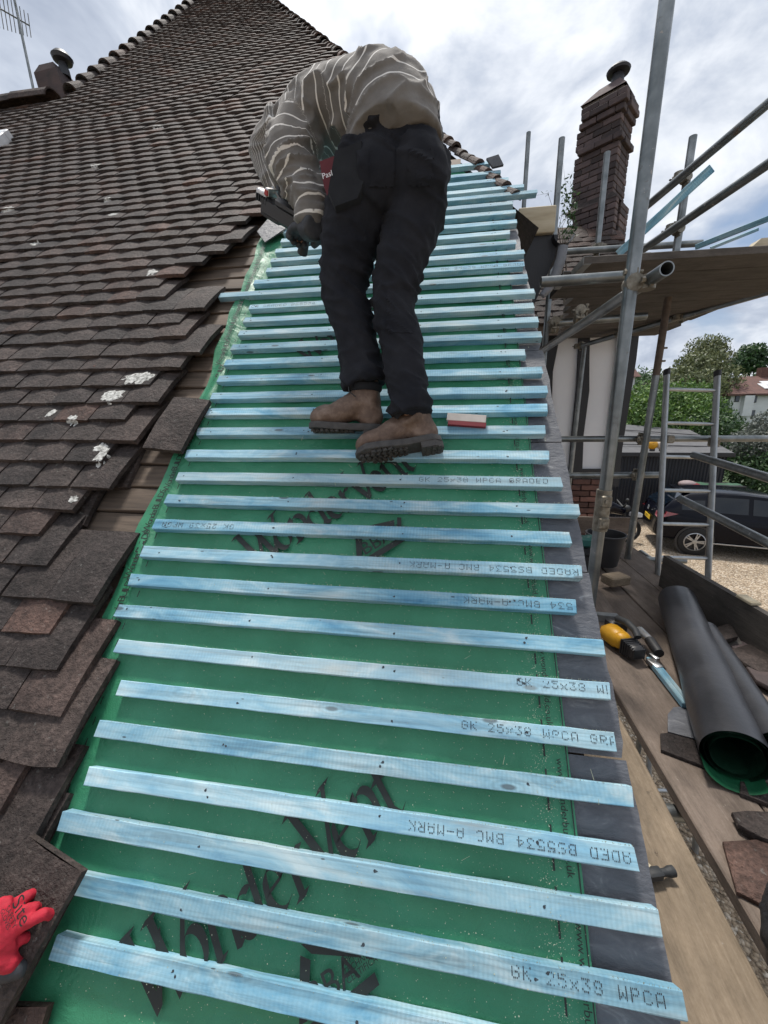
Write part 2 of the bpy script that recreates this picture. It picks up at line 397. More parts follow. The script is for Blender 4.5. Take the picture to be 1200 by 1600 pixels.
M_rust = pmat('rusty_steel', [(0.3, (0.075, 0.055, 0.042)), (0.6, (0.13, 0.10, 0.08)), (0.8, (0.20, 0.19, 0.175))], 25, 6, 0.75, 0.4, 0.002, metal=0.3, kind='World')
M_clamp = pmat('coupler_steel', [(0.3, (0.10, 0.085, 0.065)), (0.55, (0.22, 0.20, 0.16)), (0.8, (0.33, 0.32, 0.29))], 40, 5, 0.5, 0.3, 0.002, metal=0.6, kind='World')
def board_mat(name, stops, dirt=(0.02, 0.016, 0.013)):
    m, t, b = new_mat(name)
    g0_ = tnoise(t, coords(t, 'Object', (5.0, 120, 120)), 1.0, 4, 0.65, 0.3); g = mth(t, 'ADD', mth(t, 'MULTIPLY', g0_, 0.55), mth(t, 'MULTIPLY', tnoise(t, coords(t, 'Object', (40, 70, 70)), 2.2, 5, 0.75), 0.45)); big = tnoise(t, coords(t, 'Object', (3.5, 8, 8)), 1.5, 5, 0.65)
    c = ramp(t, stops, g).outputs[0]
    c = mix(t, 1.0, c, ramp(t, [(0.3, 0.62), (0.7, 1.25)], big).outputs[0], 'MULTIPLY')
    sp = ramp(t, [(0.66, 0.0), (0.74, 0.7)], tnoise(t, coords(t, 'Object', (14, 20, 20)), 1.2, 6, 0.7)).outputs[0]
    c = mix(t, sp, c, dirt)
    pale = ramp(t, [(0.69, 0.0), (0.73, 0.55)], tnoise(t, coords(t, 'Object', (60, 60, 60)), 1.0, 4, 0.7)).outputs[0]
    c = mix(t, pale, c, (0.30, 0.27, 0.23))
    oi = nn(t, 'ShaderNodeObjectInfo'); c = mix(t, 1.0, c, mth(t, 'ADD', mth(t, 'MULTIPLY', oi.outputs['Random'], 0.35), 0.82), 'MULTIPLY')
    t.links.new(c, b.inputs['Base Color']); b.inputs['Roughness'].default_value = 0.78; b.inputs['Specular IOR Level'].default_value = 0.3
    bump(t, b, g, 0.6, 0.003); return m
M_board = board_mat('scaffold_board', [(0.25, (0.095, 0.072, 0.057)), (0.5, (0.150, 0.117, 0.094)), (0.75, (0.21, 0.170, 0.140))])
M_board_tan = board_mat('tan_scaffold_board', [(0.25, (0.13, 0.098, 0.066)), (0.5, (0.21, 0.162, 0.112)), (0.75, (0.29, 0.232, 0.170))])
M_board_dark = board_mat('dark_scaffold_board', [(0.25, (0.05, 0.045, 0.04)), (0.5, (0.085, 0.075, 0.066)), (0.75, (0.12, 0.108, 0.095))])
M_endband = pmat('board_end_band', [(0.3, (0.20, 0.21, 0.21)), (0.7, (0.34, 0.35, 0.34))], 20, 5, 0.5, 0.3, 0.002, metal=0.6)
M_black = pmat('black_underlay', [(0.3, (0.022, 0.023, 0.027)), (0.7, (0.036, 0.037, 0.042))], 6, 5, 0.36, 0.25, 0.004, 'World')
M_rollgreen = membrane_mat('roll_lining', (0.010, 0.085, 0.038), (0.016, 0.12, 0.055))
M_rollshade = membrane_mat('roll_inside_shaded', (0.004, 0.022, 0.012), (0.007, 0.035, 0.018))  # green lining painted near black, shade of the hollow roll put into its colour
M_blackplastic = flat('black_plastic', (0.018, 0.018, 0.020), 0.45)
M_grip = flat('dark_rubber', (0.022, 0.024, 0.026), 0.65)
M_yellow = flat('yellow_plastic', (0.60, 0.30, 0.012), 0.42)
M_steel = pmat('bright_steel', [(0.3, (0.38, 0.38, 0.38)), (0.7, (0.56, 0.56, 0.56))], 20, 4, 0.32, 0.1, 0.001, metal=0.9)
M_redplastic = flat('red_plastic', (0.35, 0.02, 0.02), 0.45)
M_maroon = flat('maroon_flap', (0.10, 0.008, 0.014), 0.7)
M_teal = flat('teal_plastic', (0.012, 0.085, 0.075), 0.45)
M_glove = pmat('red_glove_knit', [(0.3, (0.34, 0.008, 0.022)), (0.7, (0.50, 0.014, 0.036))], 60, 4, 0.75, 0.5, 0.002, 'World', bscale=520)
M_glovepalm = pmat('black_glove_palm', [(0.3, (0.02, 0.022, 0.026)), (0.7, (0.04, 0.042, 0.048))], 50, 4, 0.6, 0.4, 0.002, 'World')
M_skin = pmat('skin', [(0.3, (0.42, 0.24, 0.17)), (0.7, (0.55, 0.33, 0.25))], 30, 4, 0.55, 0.2, 0.002)
M_hair = pmat('brown_hair', [(0.3, (0.03, 0.02, 0.014)), (0.7, (0.07, 0.045, 0.03))], 60, 4, 0.6, 0.5, 0.003)
def cloth_mat(name, stops, weave=900, fold=30, rough=0.9, specks=None):
    m, t, b = new_mat(name); v = coords(t, 'World', jitter=False); n = tnoise(t, v, 9, 6, 0.6)
    c = ramp(t, stops, n).outputs[0]
    if specks:
        c = mix(t, ramp(t, [(0.735, 0.0), (0.76, 0.8)], tnoise(t, coords(t, 'World', (1, 1, 2.2), jitter=False), 42, 4, 0.65)).outputs[0], c, specks)
    t.links.new(c, b.inputs['Base Color']); b.inputs['Roughness'].default_value = rough; b.inputs['Specular IOR Level'].default_value = 0.2
    b.inputs['Sheen Weight'].default_value = 0.02
    h = mth(t, 'ADD', mth(t, 'MULTIPLY', tnoise(t, v, weave, 2), 0.12), tnoise(t, v, fold, 4, 0.5, 0.8))
    bump(t, b, h, 0.35, 0.006); return m
M_trouser = cloth_mat('black_work_trouser', [(0.3, (0.007, 0.008, 0.012)), (0.7, (0.019, 0.020, 0.025))], specks=(0.10, 0.10, 0.10))
M_pouch = cloth_mat('black_pouch_cloth', [(0.3, (0.012, 0.013, 0.016)), (0.7, (0.022, 0.024, 0.028))])
def boot_mat():
    m, t, b = new_mat('brown_boot_leather'); v = coords(t, 'World', jitter=False); n = tnoise(t, v, 22, 6, 0.65)
    c = ramp(t, [(0.25, (0.060, 0.036, 0.025)), (0.5, (0.125, 0.080, 0.057)), (0.75, (0.24, 0.175, 0.135))], n).outputs[0]
    t.links.new(c, b.inputs['Base Color']); b.inputs['Roughness'].default_value = 0.68
    bump(t, b, mth(t, 'ADD', n, mth(t, 'MULTIPLY', tnoise(t, v, 130, 4), 0.4)), 0.4, 0.003); return m
M_boot = boot_mat()
M_sole = pmat('grey_rubber_sole', [(0.3, (0.035, 0.033, 0.032)), (0.7, (0.075, 0.070, 0.066))], 40, 5, 0.75, 0.5, 0.003, 'World')
def sweater_mat():
    m, t, b = new_mat('striped_knit'); v = coords(t, 'World', jitter=False)
    a = nn(t, 'ShaderNodeAttribute', attribute_name='stripe'); band = nn(t, 'ShaderNodeAttribute', attribute_name='band')
    wob = mth(t, 'MULTIPLY', mth(t, 'SUBTRACT', tnoise(t, v, 14, 3), 0.5), 0.30)
    f = mth(t, 'FRACT', mth(t, 'ADD', a.outputs['Fac'], wob))
    line = ramp(t, [(0.0, 0.0), (0.02, 1.0), (0.11, 1.0), (0.135, 0.0)], f).outputs[0]
    n = tnoise(t, v, 12, 5)
    c = ramp(t, [(0.3, (0.115, 0.107, 0.098)), (0.7, (0.185, 0.174, 0.161))], n).outputs[0]
    c = mix(t, mth(t, 'MULTIPLY', line, band.outputs['Fac']), c, (0.70, 0.68, 0.64))
    t.links.new(c, b.inputs['Base Color']); b.inputs['Roughness'].default_value = 0.95; b.inputs['Specular IOR Level'].default_value = 0.15
    b.inputs['Sheen Weight'].default_value = 0.25
    h = mth(t, 'ADD', mth(t, 'MULTIPLY', tnoise(t, v, 700, 2), 0.2), tnoise(t, v, 24, 4, 0.5, 0.8))
    bump(t, b, h, 0.4, 0.006); return m
M_sweater = sweater_mat()
M_brick = pmat('red_brown_brick', [(0.2, (0.055, 0.030, 0.026)), (0.45, (0.125, 0.062, 0.050)), (0.7, (0.185, 0.092, 0.070)), (0.9, (0.24, 0.17, 0.13))], 10, 6, 0.85, 0.5, 0.006, 'Object', var=0.45)
M_brickold = pmat('dark_old_brick', [(0.2, (0.036, 0.030, 0.032)), (0.45, (0.070, 0.053, 0.053)), (0.7, (0.105, 0.076, 0.072)), (0.9, (0.20, 0.17, 0.155))], 9, 6, 0.85, 0.5, 0.008, 'Object', var=0.5)
M_render = pmat('white_render', [(0.3, (0.78, 0.80, 0.83)), (0.7, (0.85, 0.86, 0.88))], 2, 5, 0.85, 0.2, 0.006, 'World')
M_blackwood = pmat('black_painted_timber', [(0.3, (0.010, 0.011, 0.014)), (0.7, (0.020, 0.021, 0.025))], 1.0, 5, 0.55, 0.3, 0.004, 'Object', (40, 40, 4))
M_cowl = flat('dark_cowl', (0.035, 0.037, 0.042), 0.5, 0.3)
M_cladding = flat('dark_corrugated_cladding', (0.012, 0.015, 0.022), 0.5)
M_felt = pmat('grey_felt_roof', [(0.3, (0.085, 0.085, 0.09)), (0.7, (0.13, 0.13, 0.135))], 5, 6, 0.9, 0.3, 0.01, 'World')
M_paint = flat('black_blue_car_paint', (0.0025, 0.003, 0.007), 0.2, 0.0, 0.12, 0.15)
M_carglass = flat('dark_car_glass', (0.004, 0.008, 0.014), 0.04, 0.0, 0.5, 0.0)
M_tyre = flat('tyre_rubber', (0.012, 0.012, 0.012), 0.8)
M_alu = pmat('aluminium', [(0.3, (0.30, 0.32, 0.33)), (0.7, (0.46, 0.48, 0.49))], 12, 4, 0.38, 0.1, 0.001, metal=0.8, kind='World')
M_pinkgrey = flat('pinkish_cover', (0.26, 0.20, 0.20), 0.7)
M_alloy = flat('alloy_wheel', (0.42, 0.43, 0.44), 0.3, 0.8)
M_lamp = flat('red_lamp_lens', (0.20, 0.008, 0.012), 0.12, 0, 0.6, 0.6)
M_plate = flat('yellow_number_plate', (0.75, 0.50, 0.02), 0.4)
M_white = flat('white_plastic', (0.70, 0.71, 0.72), 0.5)
M_cream = pmat('white_house_render', [(0.3, (0.62, 0.63, 0.64)), (0.7, (0.72, 0.73, 0.73))], 1.2, 4, 0.85, 0.0, kind='World')
M_redroof = pmat('brown_red_roof', [(0.3, (0.085, 0.045, 0.038)), (0.7, (0.16, 0.085, 0.070))], 3, 6, 0.85, 0.4, 0.02, 'World')
M_glass = flat('window_glass', (0.03, 0.04, 0.05), 0.06, 0.0, 0.8)
M_paper_white = flat('white_card', (0.52, 0.48, 0.44), 0.6)
M_paper_red = flat('red_card', (0.20, 0.022, 0.030), 0.6)
M_tarp = flat('green_sheet', (0.05, 0.12, 0.07), 0.45)
M_bucket = flat('black_bucket', (0.02, 0.02, 0.022), 0.5)
M_bag = pmat('black_bag', [(0.3, (0.008, 0.009, 0.012)), (0.7, (0.02, 0.022, 0.026))], 20, 5, 0.5, 0.5, 0.008, 'World')
M_sawdust = flat('pale_sawdust', (0.42, 0.46, 0.34), 0.9)
def ground_mat():
    m, t, b = new_mat('tan_gravel'); v = coords(t, 'World', jitter=False)
    cl = nn(t, 'ShaderNodeTexVoronoi'); cl.inputs['Scale'].default_value = 42.0; t.links.new(v, cl.inputs['Vector'])
    sc = nn(t, 'ShaderNodeSeparateColor'); t.links.new(cl.outputs['Color'], sc.inputs[0])
    c = ramp(t, [(0.0, (0.20, 0.148, 0.098)), (0.4, (0.36, 0.275, 0.185)), (0.75, (0.50, 0.40, 0.29)), (1.0, (0.62, 0.55, 0.45))], sc.outputs[0]).outputs[0]
    c = mix(t, 1.0, c, ramp(t, [(0.0, 1.1), (0.55, 0.9), (0.85, 0.45)], cl.outputs['Distance']).outputs[0], 'MULTIPLY')
    c = mix(t, 1.0, c, ramp(t, [(0.3, 0.75), (0.7, 1.2)], tnoise(t, v, 0.9, 4)).outputs[0], 'MULTIPLY')
    far = nn(t, 'ShaderNodeSeparateXYZ'); t.links.new(v, far.inputs[0])
    grassy = ramp(t, [(0.0, 0.0), (1.0, 1.0)], mth(t, 'MULTIPLY', mth(t, 'SUBTRACT', far.outputs[1], 14.5), 0.8, clamp=True)).outputs[0]
    g = ramp(t, [(0.3, (0.020, 0.045, 0.012)), (0.7, (0.055, 0.095, 0.028))], tnoise(t, v, 1.4, 8, 0.7)).outputs[0]
    t.links.new(mix(t, grassy, c, g), b.inputs['Base Color']); b.inputs['Roughness'].default_value = 0.9
    bump(t, b, mth(t, 'SUBTRACT', 1.0, cl.outputs['Distance']), 0.8, 0.02); return m
M_ground = ground_mat()
M_pebble = pmat('tan_pebble', [(0.2, (0.15, 0.105, 0.07)), (0.5, (0.30, 0.225, 0.15)), (0.8, (0.46, 0.37, 0.27))], 22, 2, 0.85, 0.2, 0.003, 'World')
def leaf_mat(name, stops, trans=0.25):
    m, t, b = new_mat(name); a = nn(t, 'ShaderNodeAttribute', attribute_name='rnd'); v = coords(t, 'World', jitter=False)
    f = mth(t, 'ADD', mth(t, 'MULTIPLY', a.outputs['Fac'], 0.6), mth(t, 'MULTIPLY', tnoise(t, v, 0.8, 4), 0.4))
    c = ramp(t, stops, f).outputs[0]; t.links.new(c, b.inputs['Base Color']); b.inputs['Roughness'].default_value = 0.55
    tr = nn(t, 'ShaderNodeBsdfTranslucent'); t.links.new(c, tr.inputs[0]); ms = nn(t, 'ShaderNodeMixShader'); ms.inputs[0].default_value = trans
    t.links.new(b.outputs[0], ms.inputs[1]); t.links.new(tr.outputs[0], ms.inputs[2]); t.links.new(ms.outputs[0], t.nodes['Material Output'].inputs[0]); return m
M_leaf = leaf_mat('hedge_leaf', [(0.15, (0.030, 0.072, 0.018)), (0.5, (0.085, 0.175, 0.036)), (0.85, (0.17, 0.27, 0.055))])
M_leafdark = leaf_mat('dark_leaf', [(0.15, (0.015, 0.040, 0.014)), (0.5, (0.036, 0.085, 0.026)), (0.85, (0.075, 0.14, 0.045))])
M_leafolive = leaf_mat('willow_leaf', [(0.15, (0.060, 0.080, 0.035)), (0.5, (0.125, 0.150, 0.065)), (0.85, (0.22, 0.235, 0.11))])
M_leafgrey = leaf_mat('grey_shrub_leaf', [(0.15, (0.05, 0.06, 0.05)), (0.5, (0.10, 0.12, 0.10)), (0.85, (0.20, 0.21, 0.18))])
M_leafplum = leaf_mat('plum_leaf', [(0.15, (0.03, 0.012, 0.016)), (0.85, (0.07, 0.03, 0.035))])
M_bark = pmat('bark', [(0.3, (0.05, 0.04, 0.03)), (0.7, (0.11, 0.09, 0.07))], 12, 5, 0.9, 0.5, 0.01, 'World')

# ------------------------------------------------------------------ ground
g = MB(); g.quad((-600, -200, 0), (900, -200, 0), (900, 1400, 0), (-600, 1400, 0))
tag(link('ground', g.mesh('ground'), M_ground), 'tan gravel drive and grass around the house', kind='structure')

# ------------------------------------------------------------------ the house being re-roofed
house = empty('house', (-1.5, 3.0, 0), 'old house whose dark tiled roof slope is half stripped and newly battened', 'house')
def hip_u(v): return 0.50 - 0.47 * (v - 2.28)
def verge_u(v): return 0.437 - 0.036 * (v + 0.25) - 0.0035 * max(v, 0) ** 2 * 0.5
# solid body under the slope
APEX_V = 11.5
def Yv(v, w=0.0): return rw(0, v, w)
b = MB(); W0 = -0.07
pts = [rw(-6.5, -0.66, W0), rw(0.36, -0.66, W0), rw(0.30, 2.30, W0), rw(hip_u(2.5) - 0.12, 2.5, W0), rw(hip_u(APEX_V) - 0.1, APEX_V, W0), rw(-4.15, APEX_V, W0), rw(-4.15, 5.6, W0), rw(-6.5, 5.6, W0)]
low = [p - Vector((0, 0, 0.16)) for p in pts]
b.add(pts + low, [tuple(range(8)), tuple(range(15, 7, -1))] + [(i, i + 8, (i + 1) % 8 + 8, (i + 1) % 8) for i in range(8)])
part('roof_deck', b, M_oldwood, house, None)
b = MB()   # gable wall under the verge, front wall under the eaves
gx = 0.30; e0 = rw(gx, -0.60, -0.25); e1 = rw(gx, 2.25, -0.25)
b.prism([(0.28, 0), (7.5, 0), (7.5, e1.z), (e1.y, e1.z), (e0.y, e0.z), (0.28, e0.z)], 0.22, Matrix(((0, 0, 1, gx - 0.12), (1, 0, 0, 0), (0, 1, 0, 0), (0, 0, 0, 1))))
part('gable_wall', b, M_render, house, None)
b = MB(); b.box((-3.2, 0.39, 0.95), (6.6, 0.2, 1.9)); part('front_wall', b, M_brick, house, None)
# the half hip behind the hip line and the rear slope
A = rw(hip_u(2.28) - 0.06, 2.28, -0.03); B = rw(hip_u(APEX_V), APEX_V, -0.03); Cc = Vector((A.x, 2 * B.y - A.y, A.z)); D = Vector((-4.15, B.y, B.z)); E_ = Vector((-4.15, Cc.y, A.z))
b = MB(); b.add([A, B, Cc], [(0, 2, 1)]); b.add([B, D, E_, Cc], [(0, 3, 2, 1)]); b.add([D, rw(-4.15, 5.6, -0.03), E_], [(0, 2, 1)])
part('rear_roof_slope', b, M_tile, house, None)

# ---- clay tiles
def tile_mesh(seed, L=0.265, Wd=0.1645, T=0.019, camber=0.006):
    r = random.Random(seed); nx, ny = 3, 4; vs = []; fs = []
    ph = r.uniform(0, 6)
    for lay in (1, 0):
        for j in range(ny + 1):
            for i in range(nx + 1):
                x = -Wd / 2 + Wd * i / nx; y = L * j / ny
                dx = r.uniform(-1, 1) * 0.0010; dy = r.uniform(-0.0022, 0.0018) if j == 0 else 0
                z = camber * (1 - (2 * y / L - 1) ** 2) + 0.0035 * (1 - (2 * x / Wd) ** 2) + 0.0008 * math.sin(ph + 3.0 * x / Wd) + (T if lay else 0) + r.uniform(-1, 1) * 0.0008
                if lay and (j == 0 or i in (0, nx)): z -= 0.0015
                if j == 0 and i in (0, nx): dy += r.choice((0.0, 0.001, 0.004))
                vs.append((x + dx, y + dy, z))
    n = (nx + 1) * (ny + 1); idx = lambda l, i, j: l * n + j * (nx + 1) + i
    for j in range(ny):
        for i in range(nx):
            fs.append((idx(0, i, j), idx(0, i + 1, j), idx(0, i + 1, j + 1), idx(0, i, j + 1)))
    for i in range(nx):
        fs.append((idx(0, i, 0), idx(1, i, 0), idx(1, i + 1, 0), idx(0, i + 1, 0)))
    for j in range(ny):
        fs.append((idx(0, 0, j + 1), idx(1, 0, j + 1), idx(1, 0, j), idx(0, 0, j)))
        fs.append((idx(0, nx, j), idx(1, nx, j), idx(1, nx, j + 1), idx(0, nx, j + 1)))
    fs.append((idx(0, 0, ny), idx(0, nx, ny), idx(1, nx, ny), idx(1, 0, ny)))
    fs.append((idx(1, 0, 0), idx(1, 0, ny), idx(1, nx, ny), idx(1, nx, 0)))
    return vs, fs
TILE_VAR = [tile_mesh(s) for s in range(9)]
TILE_ME = []
for k, (vs, fs) in enumerate(TILE_VAR):
    me = bpy.data.meshes.new('roof_tile'); me.from_pydata(vs, [], fs); me.materials.append(M_tile); TILE_ME.append(me)
rows = [(-0.69, -0.90), (-0.59, -0.96), (-0.49, -0.90), (-0.389, -0.905), (-0.28, -1.015), (-0.179, -0.915), (-0.07, -0.965), (0.034, -1.039), (0.126, -1.118), (0.226, -1.026), (0.332, -1.255), (0.44, -1.345),
        (0.537, -1.271), (0.631, -1.174), (0.742, -1.261), (0.842, -1.164), (0.945, -1.257), (1.04, -1.154), (1.139, -1.232), (1.243, -1.13),
        (1.329, -1.07), (1.441, -1.177), (1.542, -1.25), (1.645, -1.155), (1.753, -1.406), (1.852, -1.483), (1.941, -1.378), (2.045, -1.305),
        (2.142, -1.212), (2.25, -1.144), (2.351, -1.24), (2.45, -1.18), (2.545, -1.086)]
v = 2.645; k = 0
while v < APEX_V:
    ue = min(-1.06 + (v - 2.6) * 0.28 + (0.04 if k % 2 else -0.04), hip_u(v) - 0.10) if v < 4.7 else hip_u(v) - 0.07 - (0.08 if k % 2 else 0.0)
    rows.append((v, ue)); v += 0.1; k += 1
SKY = (-5.0, -4.13, 3.72, 4.52)   # roof window in roof coordinates
tiles = []
rt = random.Random(11)
for i, (v, ue) in enumerate(rows):
    ul = max(-(1.95 + 0.66 * max(v, 0)), -6.0) if v < 5.5 else -4.16
    u = ue - 0.0815
    while u > ul:
        if not (SKY[0] - 0.1 < u < SKY[1] + 0.07 and SKY[2] - 0.12 < v < SKY[3] + 0.02):
            sag = 0.008 * fbm((u * 0.9, v * 0.9, 1.3)) + 0.004 * fbm((u * 3.0, v * 3, 7.7))
            tiles.append((u + rt.uniform(-.002, .002), v + rt.uniform(-.0014, .0014), 0.026 + sag + rt.uniform(-.0006, .0008), rt.gauss(0, 0.004),
                          -0.205 + rt.gauss(0, 0.004), rt.gauss(0, 0.004), rt.randrange(9)))
        u -= 0.1655 + rt.uniform(0, 0.0018)
def pix(p):
    d = WM.T @ (np.array(p) - CAM)
    return (d[0] / d[2] * FPX + CX, d[1] / d[2] * FPX + CY, d[2]) if d[2] > 0.05 else (-9999, -9999, 0.01)
scored = []
for ti in tiles:
    x, y, d = pix(rw(ti[0], ti[1] + 0.05, 0.03)); inside = -60 < x < 1260 and -40 < y < 1640
    scored.append((d if inside else d + 100, ti))
scored.sort(key=lambda s: s[0])
for d, (u, v, w, ya, pi_, ro, kk) in scored[:300]:
    link('roof_tile', TILE_ME[kk], M_tile, house, roof_matrix(u, v, w, ya, pi_, ro))
mb = MB(); rn = []
for d, (u, v, w, ya, pi_, ro, kk) in scored[300:]:
    vs, fs = TILE_VAR[kk]; mb.add(vs, fs, roof_matrix(u, v, w, ya, pi_, ro)); rn += [rt.random()] * len(vs)
me = mb.mesh('roof_tiles'); a = me.attributes.new('rnd', 'FLOAT', 'POINT'); a.data.foreach_set('value', rn)
tag(link('roof_tiles', me, M_tile, house), kind='stuff')
# stray tiles left at the torn edge, still lying on the old boards
for (u, v, w, ya, pi_) in [(-1.052, 0.815, 0.008, -0.10, -0.02), (-1.33, 0.50, -0.02, 0.02, -0.05), (-1.245, 0.665, -0.034, 0.05, -0.02), (-0.80, -0.83, 0.0, 0.12, -0.05)]:
    link('roof_tile', TILE_ME[int(abs(u * 100)) % 9], M_tile, house, roof_matrix(u, v, w, ya, pi_, 0.02))
# white lichen crusts draped on the tiles
from mathutils.bvhtree import BVHTree
_v, _f = [], []
for d, (u, v, w, ya, pi_, ro, kk) in scored[:900]:
    vs, fs = TILE_VAR[kk]; M_ = roof_matrix(u, v, w, ya, pi_, ro); o_ = len(_v); _v += [M_ @ Vector(p) for p in vs]; _f += [tuple(q + o_ for q in f) for f in fs]
TB = BVHTree.FromPolygons(_v, _f); RN = Vector((0, -RS, RC))
def lichen(px, py, rx, ry, w=0.047):
    rx *= 1.25; ry *= 2.0
    d = Vector(ray(px, py)).normalized(); hit = TB.ray_cast(Vector(CAM), d)
    if hit[0] is None: return
    c_ = hit[0]; ex = Vector((1, 0, 0)); ey = RM @ Vector((0, 1, 0)); nr, ns = 5, 30; vs = []; fs = []
    for k in range(nr + 1):
        for i in range(ns):
            t = 2 * math.pi * i / ns; e = 0.80 + 0.55 * mnoise.noise(Vector((math.cos(t) * 2.1 + px, math.sin(t) * 2.1 + py, 0))) + 0.25 * mnoise.noise(Vector((math.cos(t) * 7 + px, math.sin(t) * 7, 3)))
            p = c_ + ex * (rx * e * k / nr * math.cos(t)) + ey * (ry * e * k / nr * math.sin(t)); h = TB.ray_cast(p + RN * 0.05, -RN)
            vs.append((h[0] if h[0] is not None else p) + RN * (0.0007 if k < nr else 0.0001))
    for k in range(nr):
        for i in range(ns): fs.append((k * ns + i, k * ns + (i + 1) % ns, (k + 1) * ns + (i + 1) % ns, (k + 1) * ns + i))
    m = MB(); m.add(vs, fs); part('lichen_patch', m, M_lichen, house, 180)
for a in [(205, 591, .055, .022, .038), (224, 590, .035, .026, .038), (173, 619, .05, .022, .038), (80, 645, .016, .014, .036), (112, 655, .025, .014, .036), (157, 699, .026, .014, .036),
          (114, 780, .016, .010, .036), (158, 712, .018, .030, .03), (237, 425, .026, .022, .038), (246, 199, .05, .022, .04), (150, 258, .045, .02, .04), (168, 314, .03, .014, .04), (12, 327, .05, .02, .04), (55, 381, .03, .015, .04), (176, 335, .03, .014, .04)]:
    lichen(*a)
# ---- hip tiles (bonnets) and the stepped tiles on the far verge, ridge of the lower roof
def halfround(L, r0, r1, T=0.014, seg=8, arc=math.pi * 0.95):
    vs = []; fs = []
    for rr in (0, T):
        for y, r in ((0, r0), (L, r1)):
            for i in range(seg + 1):
                t = -arc / 2 + arc * i / seg; vs.append(((r - rr) * math.sin(t), y, (r - rr) * math.cos(t) - r0 * 0.35))
    n = seg + 1; o = lambda a, b_, i: (a * 2 + b_) * n + i
    for i in range(seg):
        fs += [(o(0, 0, i), o(0, 0, i + 1), o(0, 1, i + 1), o(0, 1, i)), (o(1, 0, i + 1), o(1, 0, i), o(1, 1, i), o(1, 1, i + 1)),
               (o(0, 0, i + 1), o(0, 0, i), o(1, 0, i), o(1, 0, i + 1)), (o(0, 1, i), o(0, 1, i + 1), o(1, 1, i + 1), o(1, 1, i))]
    for i in (0, seg): fs.append((o(0, 0, i), o(0, 1, i), o(1, 1, i), o(1, 0, i)))
    me = bpy.data.meshes.new('bonnet'); me.from_pydata(vs, [], fs); me.materials.append(M_tile); return me
hipd = (rw(hip_u(6), 6) - rw(hip_u(3), 3)).normalized()
def frame_along(p, d, up):
    y = d.normalized(); x = y.cross(up).normalized(); z = x.cross(y)
    return Matrix.Translation(p) @ Matrix((x, y, z)).transposed().to_4x4()
hm = halfround(0.20, 0.066, 0.050); hs_ = halfround(0.18, 0.040, 0.030); hup = (Vector((0, -RS, RC)) + Vector((RS, 0, RC))).normalized()
v = 2.60
while v < APEX_V:
    d = (hipd + Vector((0, 0, -0.10)) + Vector((rt.gauss(0, .012), rt.gauss(0, .012), rt.gauss(0, .012)))).normalized()
    link('hip_tile', hm if v > 4.4 else hs_, M_tile, house, frame_along(rw(hip_u(v), v, (0.0 if v > 4.4 else -.012) + rt.uniform(-.010, .010)), d, hup)); v += 0.1
vm = halfround(0.34, 0.088, 0.075); v = 5.75
sd_ = (rw(0, 1) - rw(0, 0)).normalized()
while v < APEX_V:
    link('verge_tile', vm, M_tile, house, frame_along(rw(-4.19 + 0.004 * (v - 6), v, 0.05), (sd_ + Vector((0, 0, -0.16))).normalized(), Vector((0, -RS, RC)))); v += 0.285
rm_ = halfround(0.46, 0.14, 0.14); u = -4.32
while u > -6.2:
    link('ridge_tile', rm_, M_tile, house, frame_along(rw(u, 5.62, 0.02), Vector((-1, 0, 0.02 * rt.gauss(0, 1))), Vector((0, 0, 1)))); u -= 0.45
# ---- roof window
b = MB(); sx0, sx1, sy0, sy1 = SKY
for (x0, x1, y0, y1) in [(sx0, sx1, sy1 - .07, sy1), (sx0, sx1, sy0, sy0 + .07), (sx1 - .07, sx1, sy0 + .07, sy1 - .07), (sx0, sx0 + .07, sy0 + .07, sy1 - .07)]:
    b.bevbox(((x0 + x1) / 2, (y0 + y1) / 2, 0.05), (x1 - x0, y1 - y0, 0.09), 0.006, roof_matrix(0, 0, 0))
win = part('roof_window', b, M_white, house, 30)
b = MB(); b.box(((sx0 + sx1) / 2, (sy0 + sy1) / 2, 0.05), (sx1 - sx0 - .13, sy1 - sy0 - .13, 0.02), roof_matrix(0, 0, 0)); part('pane', b, M_glass, win, None)
# ---- old sarking boards bared beside the tiles
def plank(u0, u1, v0, wid, w, yaw=0.0, mat=None):
    L = u1 - u0; m = MB(); n = 6; vs = []; fs = []
    r = random.Random(int(v0 * 1000))
    for i in range(n + 1):
        x = -L / 2 + L * i / n; a_, c_ = r.uniform(-.003, .003), r.uniform(-.003, .003); z = r.uniform(-.0015, .0015)
        vs += [(x, a_, -0.02), (x, wid + c_, -0.02), (x, wid + c_, z - 0.002), (x, wid + c_ - 0.003, z), (x, a_ + 0.003, z + 0.006), (x, a_, z + 0.003)]
    for i in range(n):
        for k_ in range(6): fs.append((i * 6 + k_, i * 6 + (k_ + 1) % 6, i * 6 + 6 + (k_ + 1) % 6, i * 6 + 6 + k_))
    fs += [tuple(range(5, -1, -1)), tuple(n * 6 + i for i in range(6))]
    m.add(vs, fs); return link('plank', m.mesh('plank', 35), mat or M_oldwood, house, roof_matrix((u0 + u1) / 2, v0, w, yaw))
v = -0.66; i = 0
while v < 2.62:
    ue = min(rows, key=lambda r_: abs(r_[0] - v))[1]
    plank(min(ue, -1.0) - 0.32, -0.955, v, 0.098, -0.037 + rt.uniform(-.003, .002), rt.gauss(0, .003)); v += 0.1035
v = 3.03
while v < 4.9:
    plank(min(-1.0 + (v - 2.6) * 0.28, hip_u(v) - .6) - 0.25, hip_u(v + 0.1) - 0.055, v, 0.128, -0.020 + rt.uniform(-.004, .004), rt.gauss(0, .004)); v += 0.133
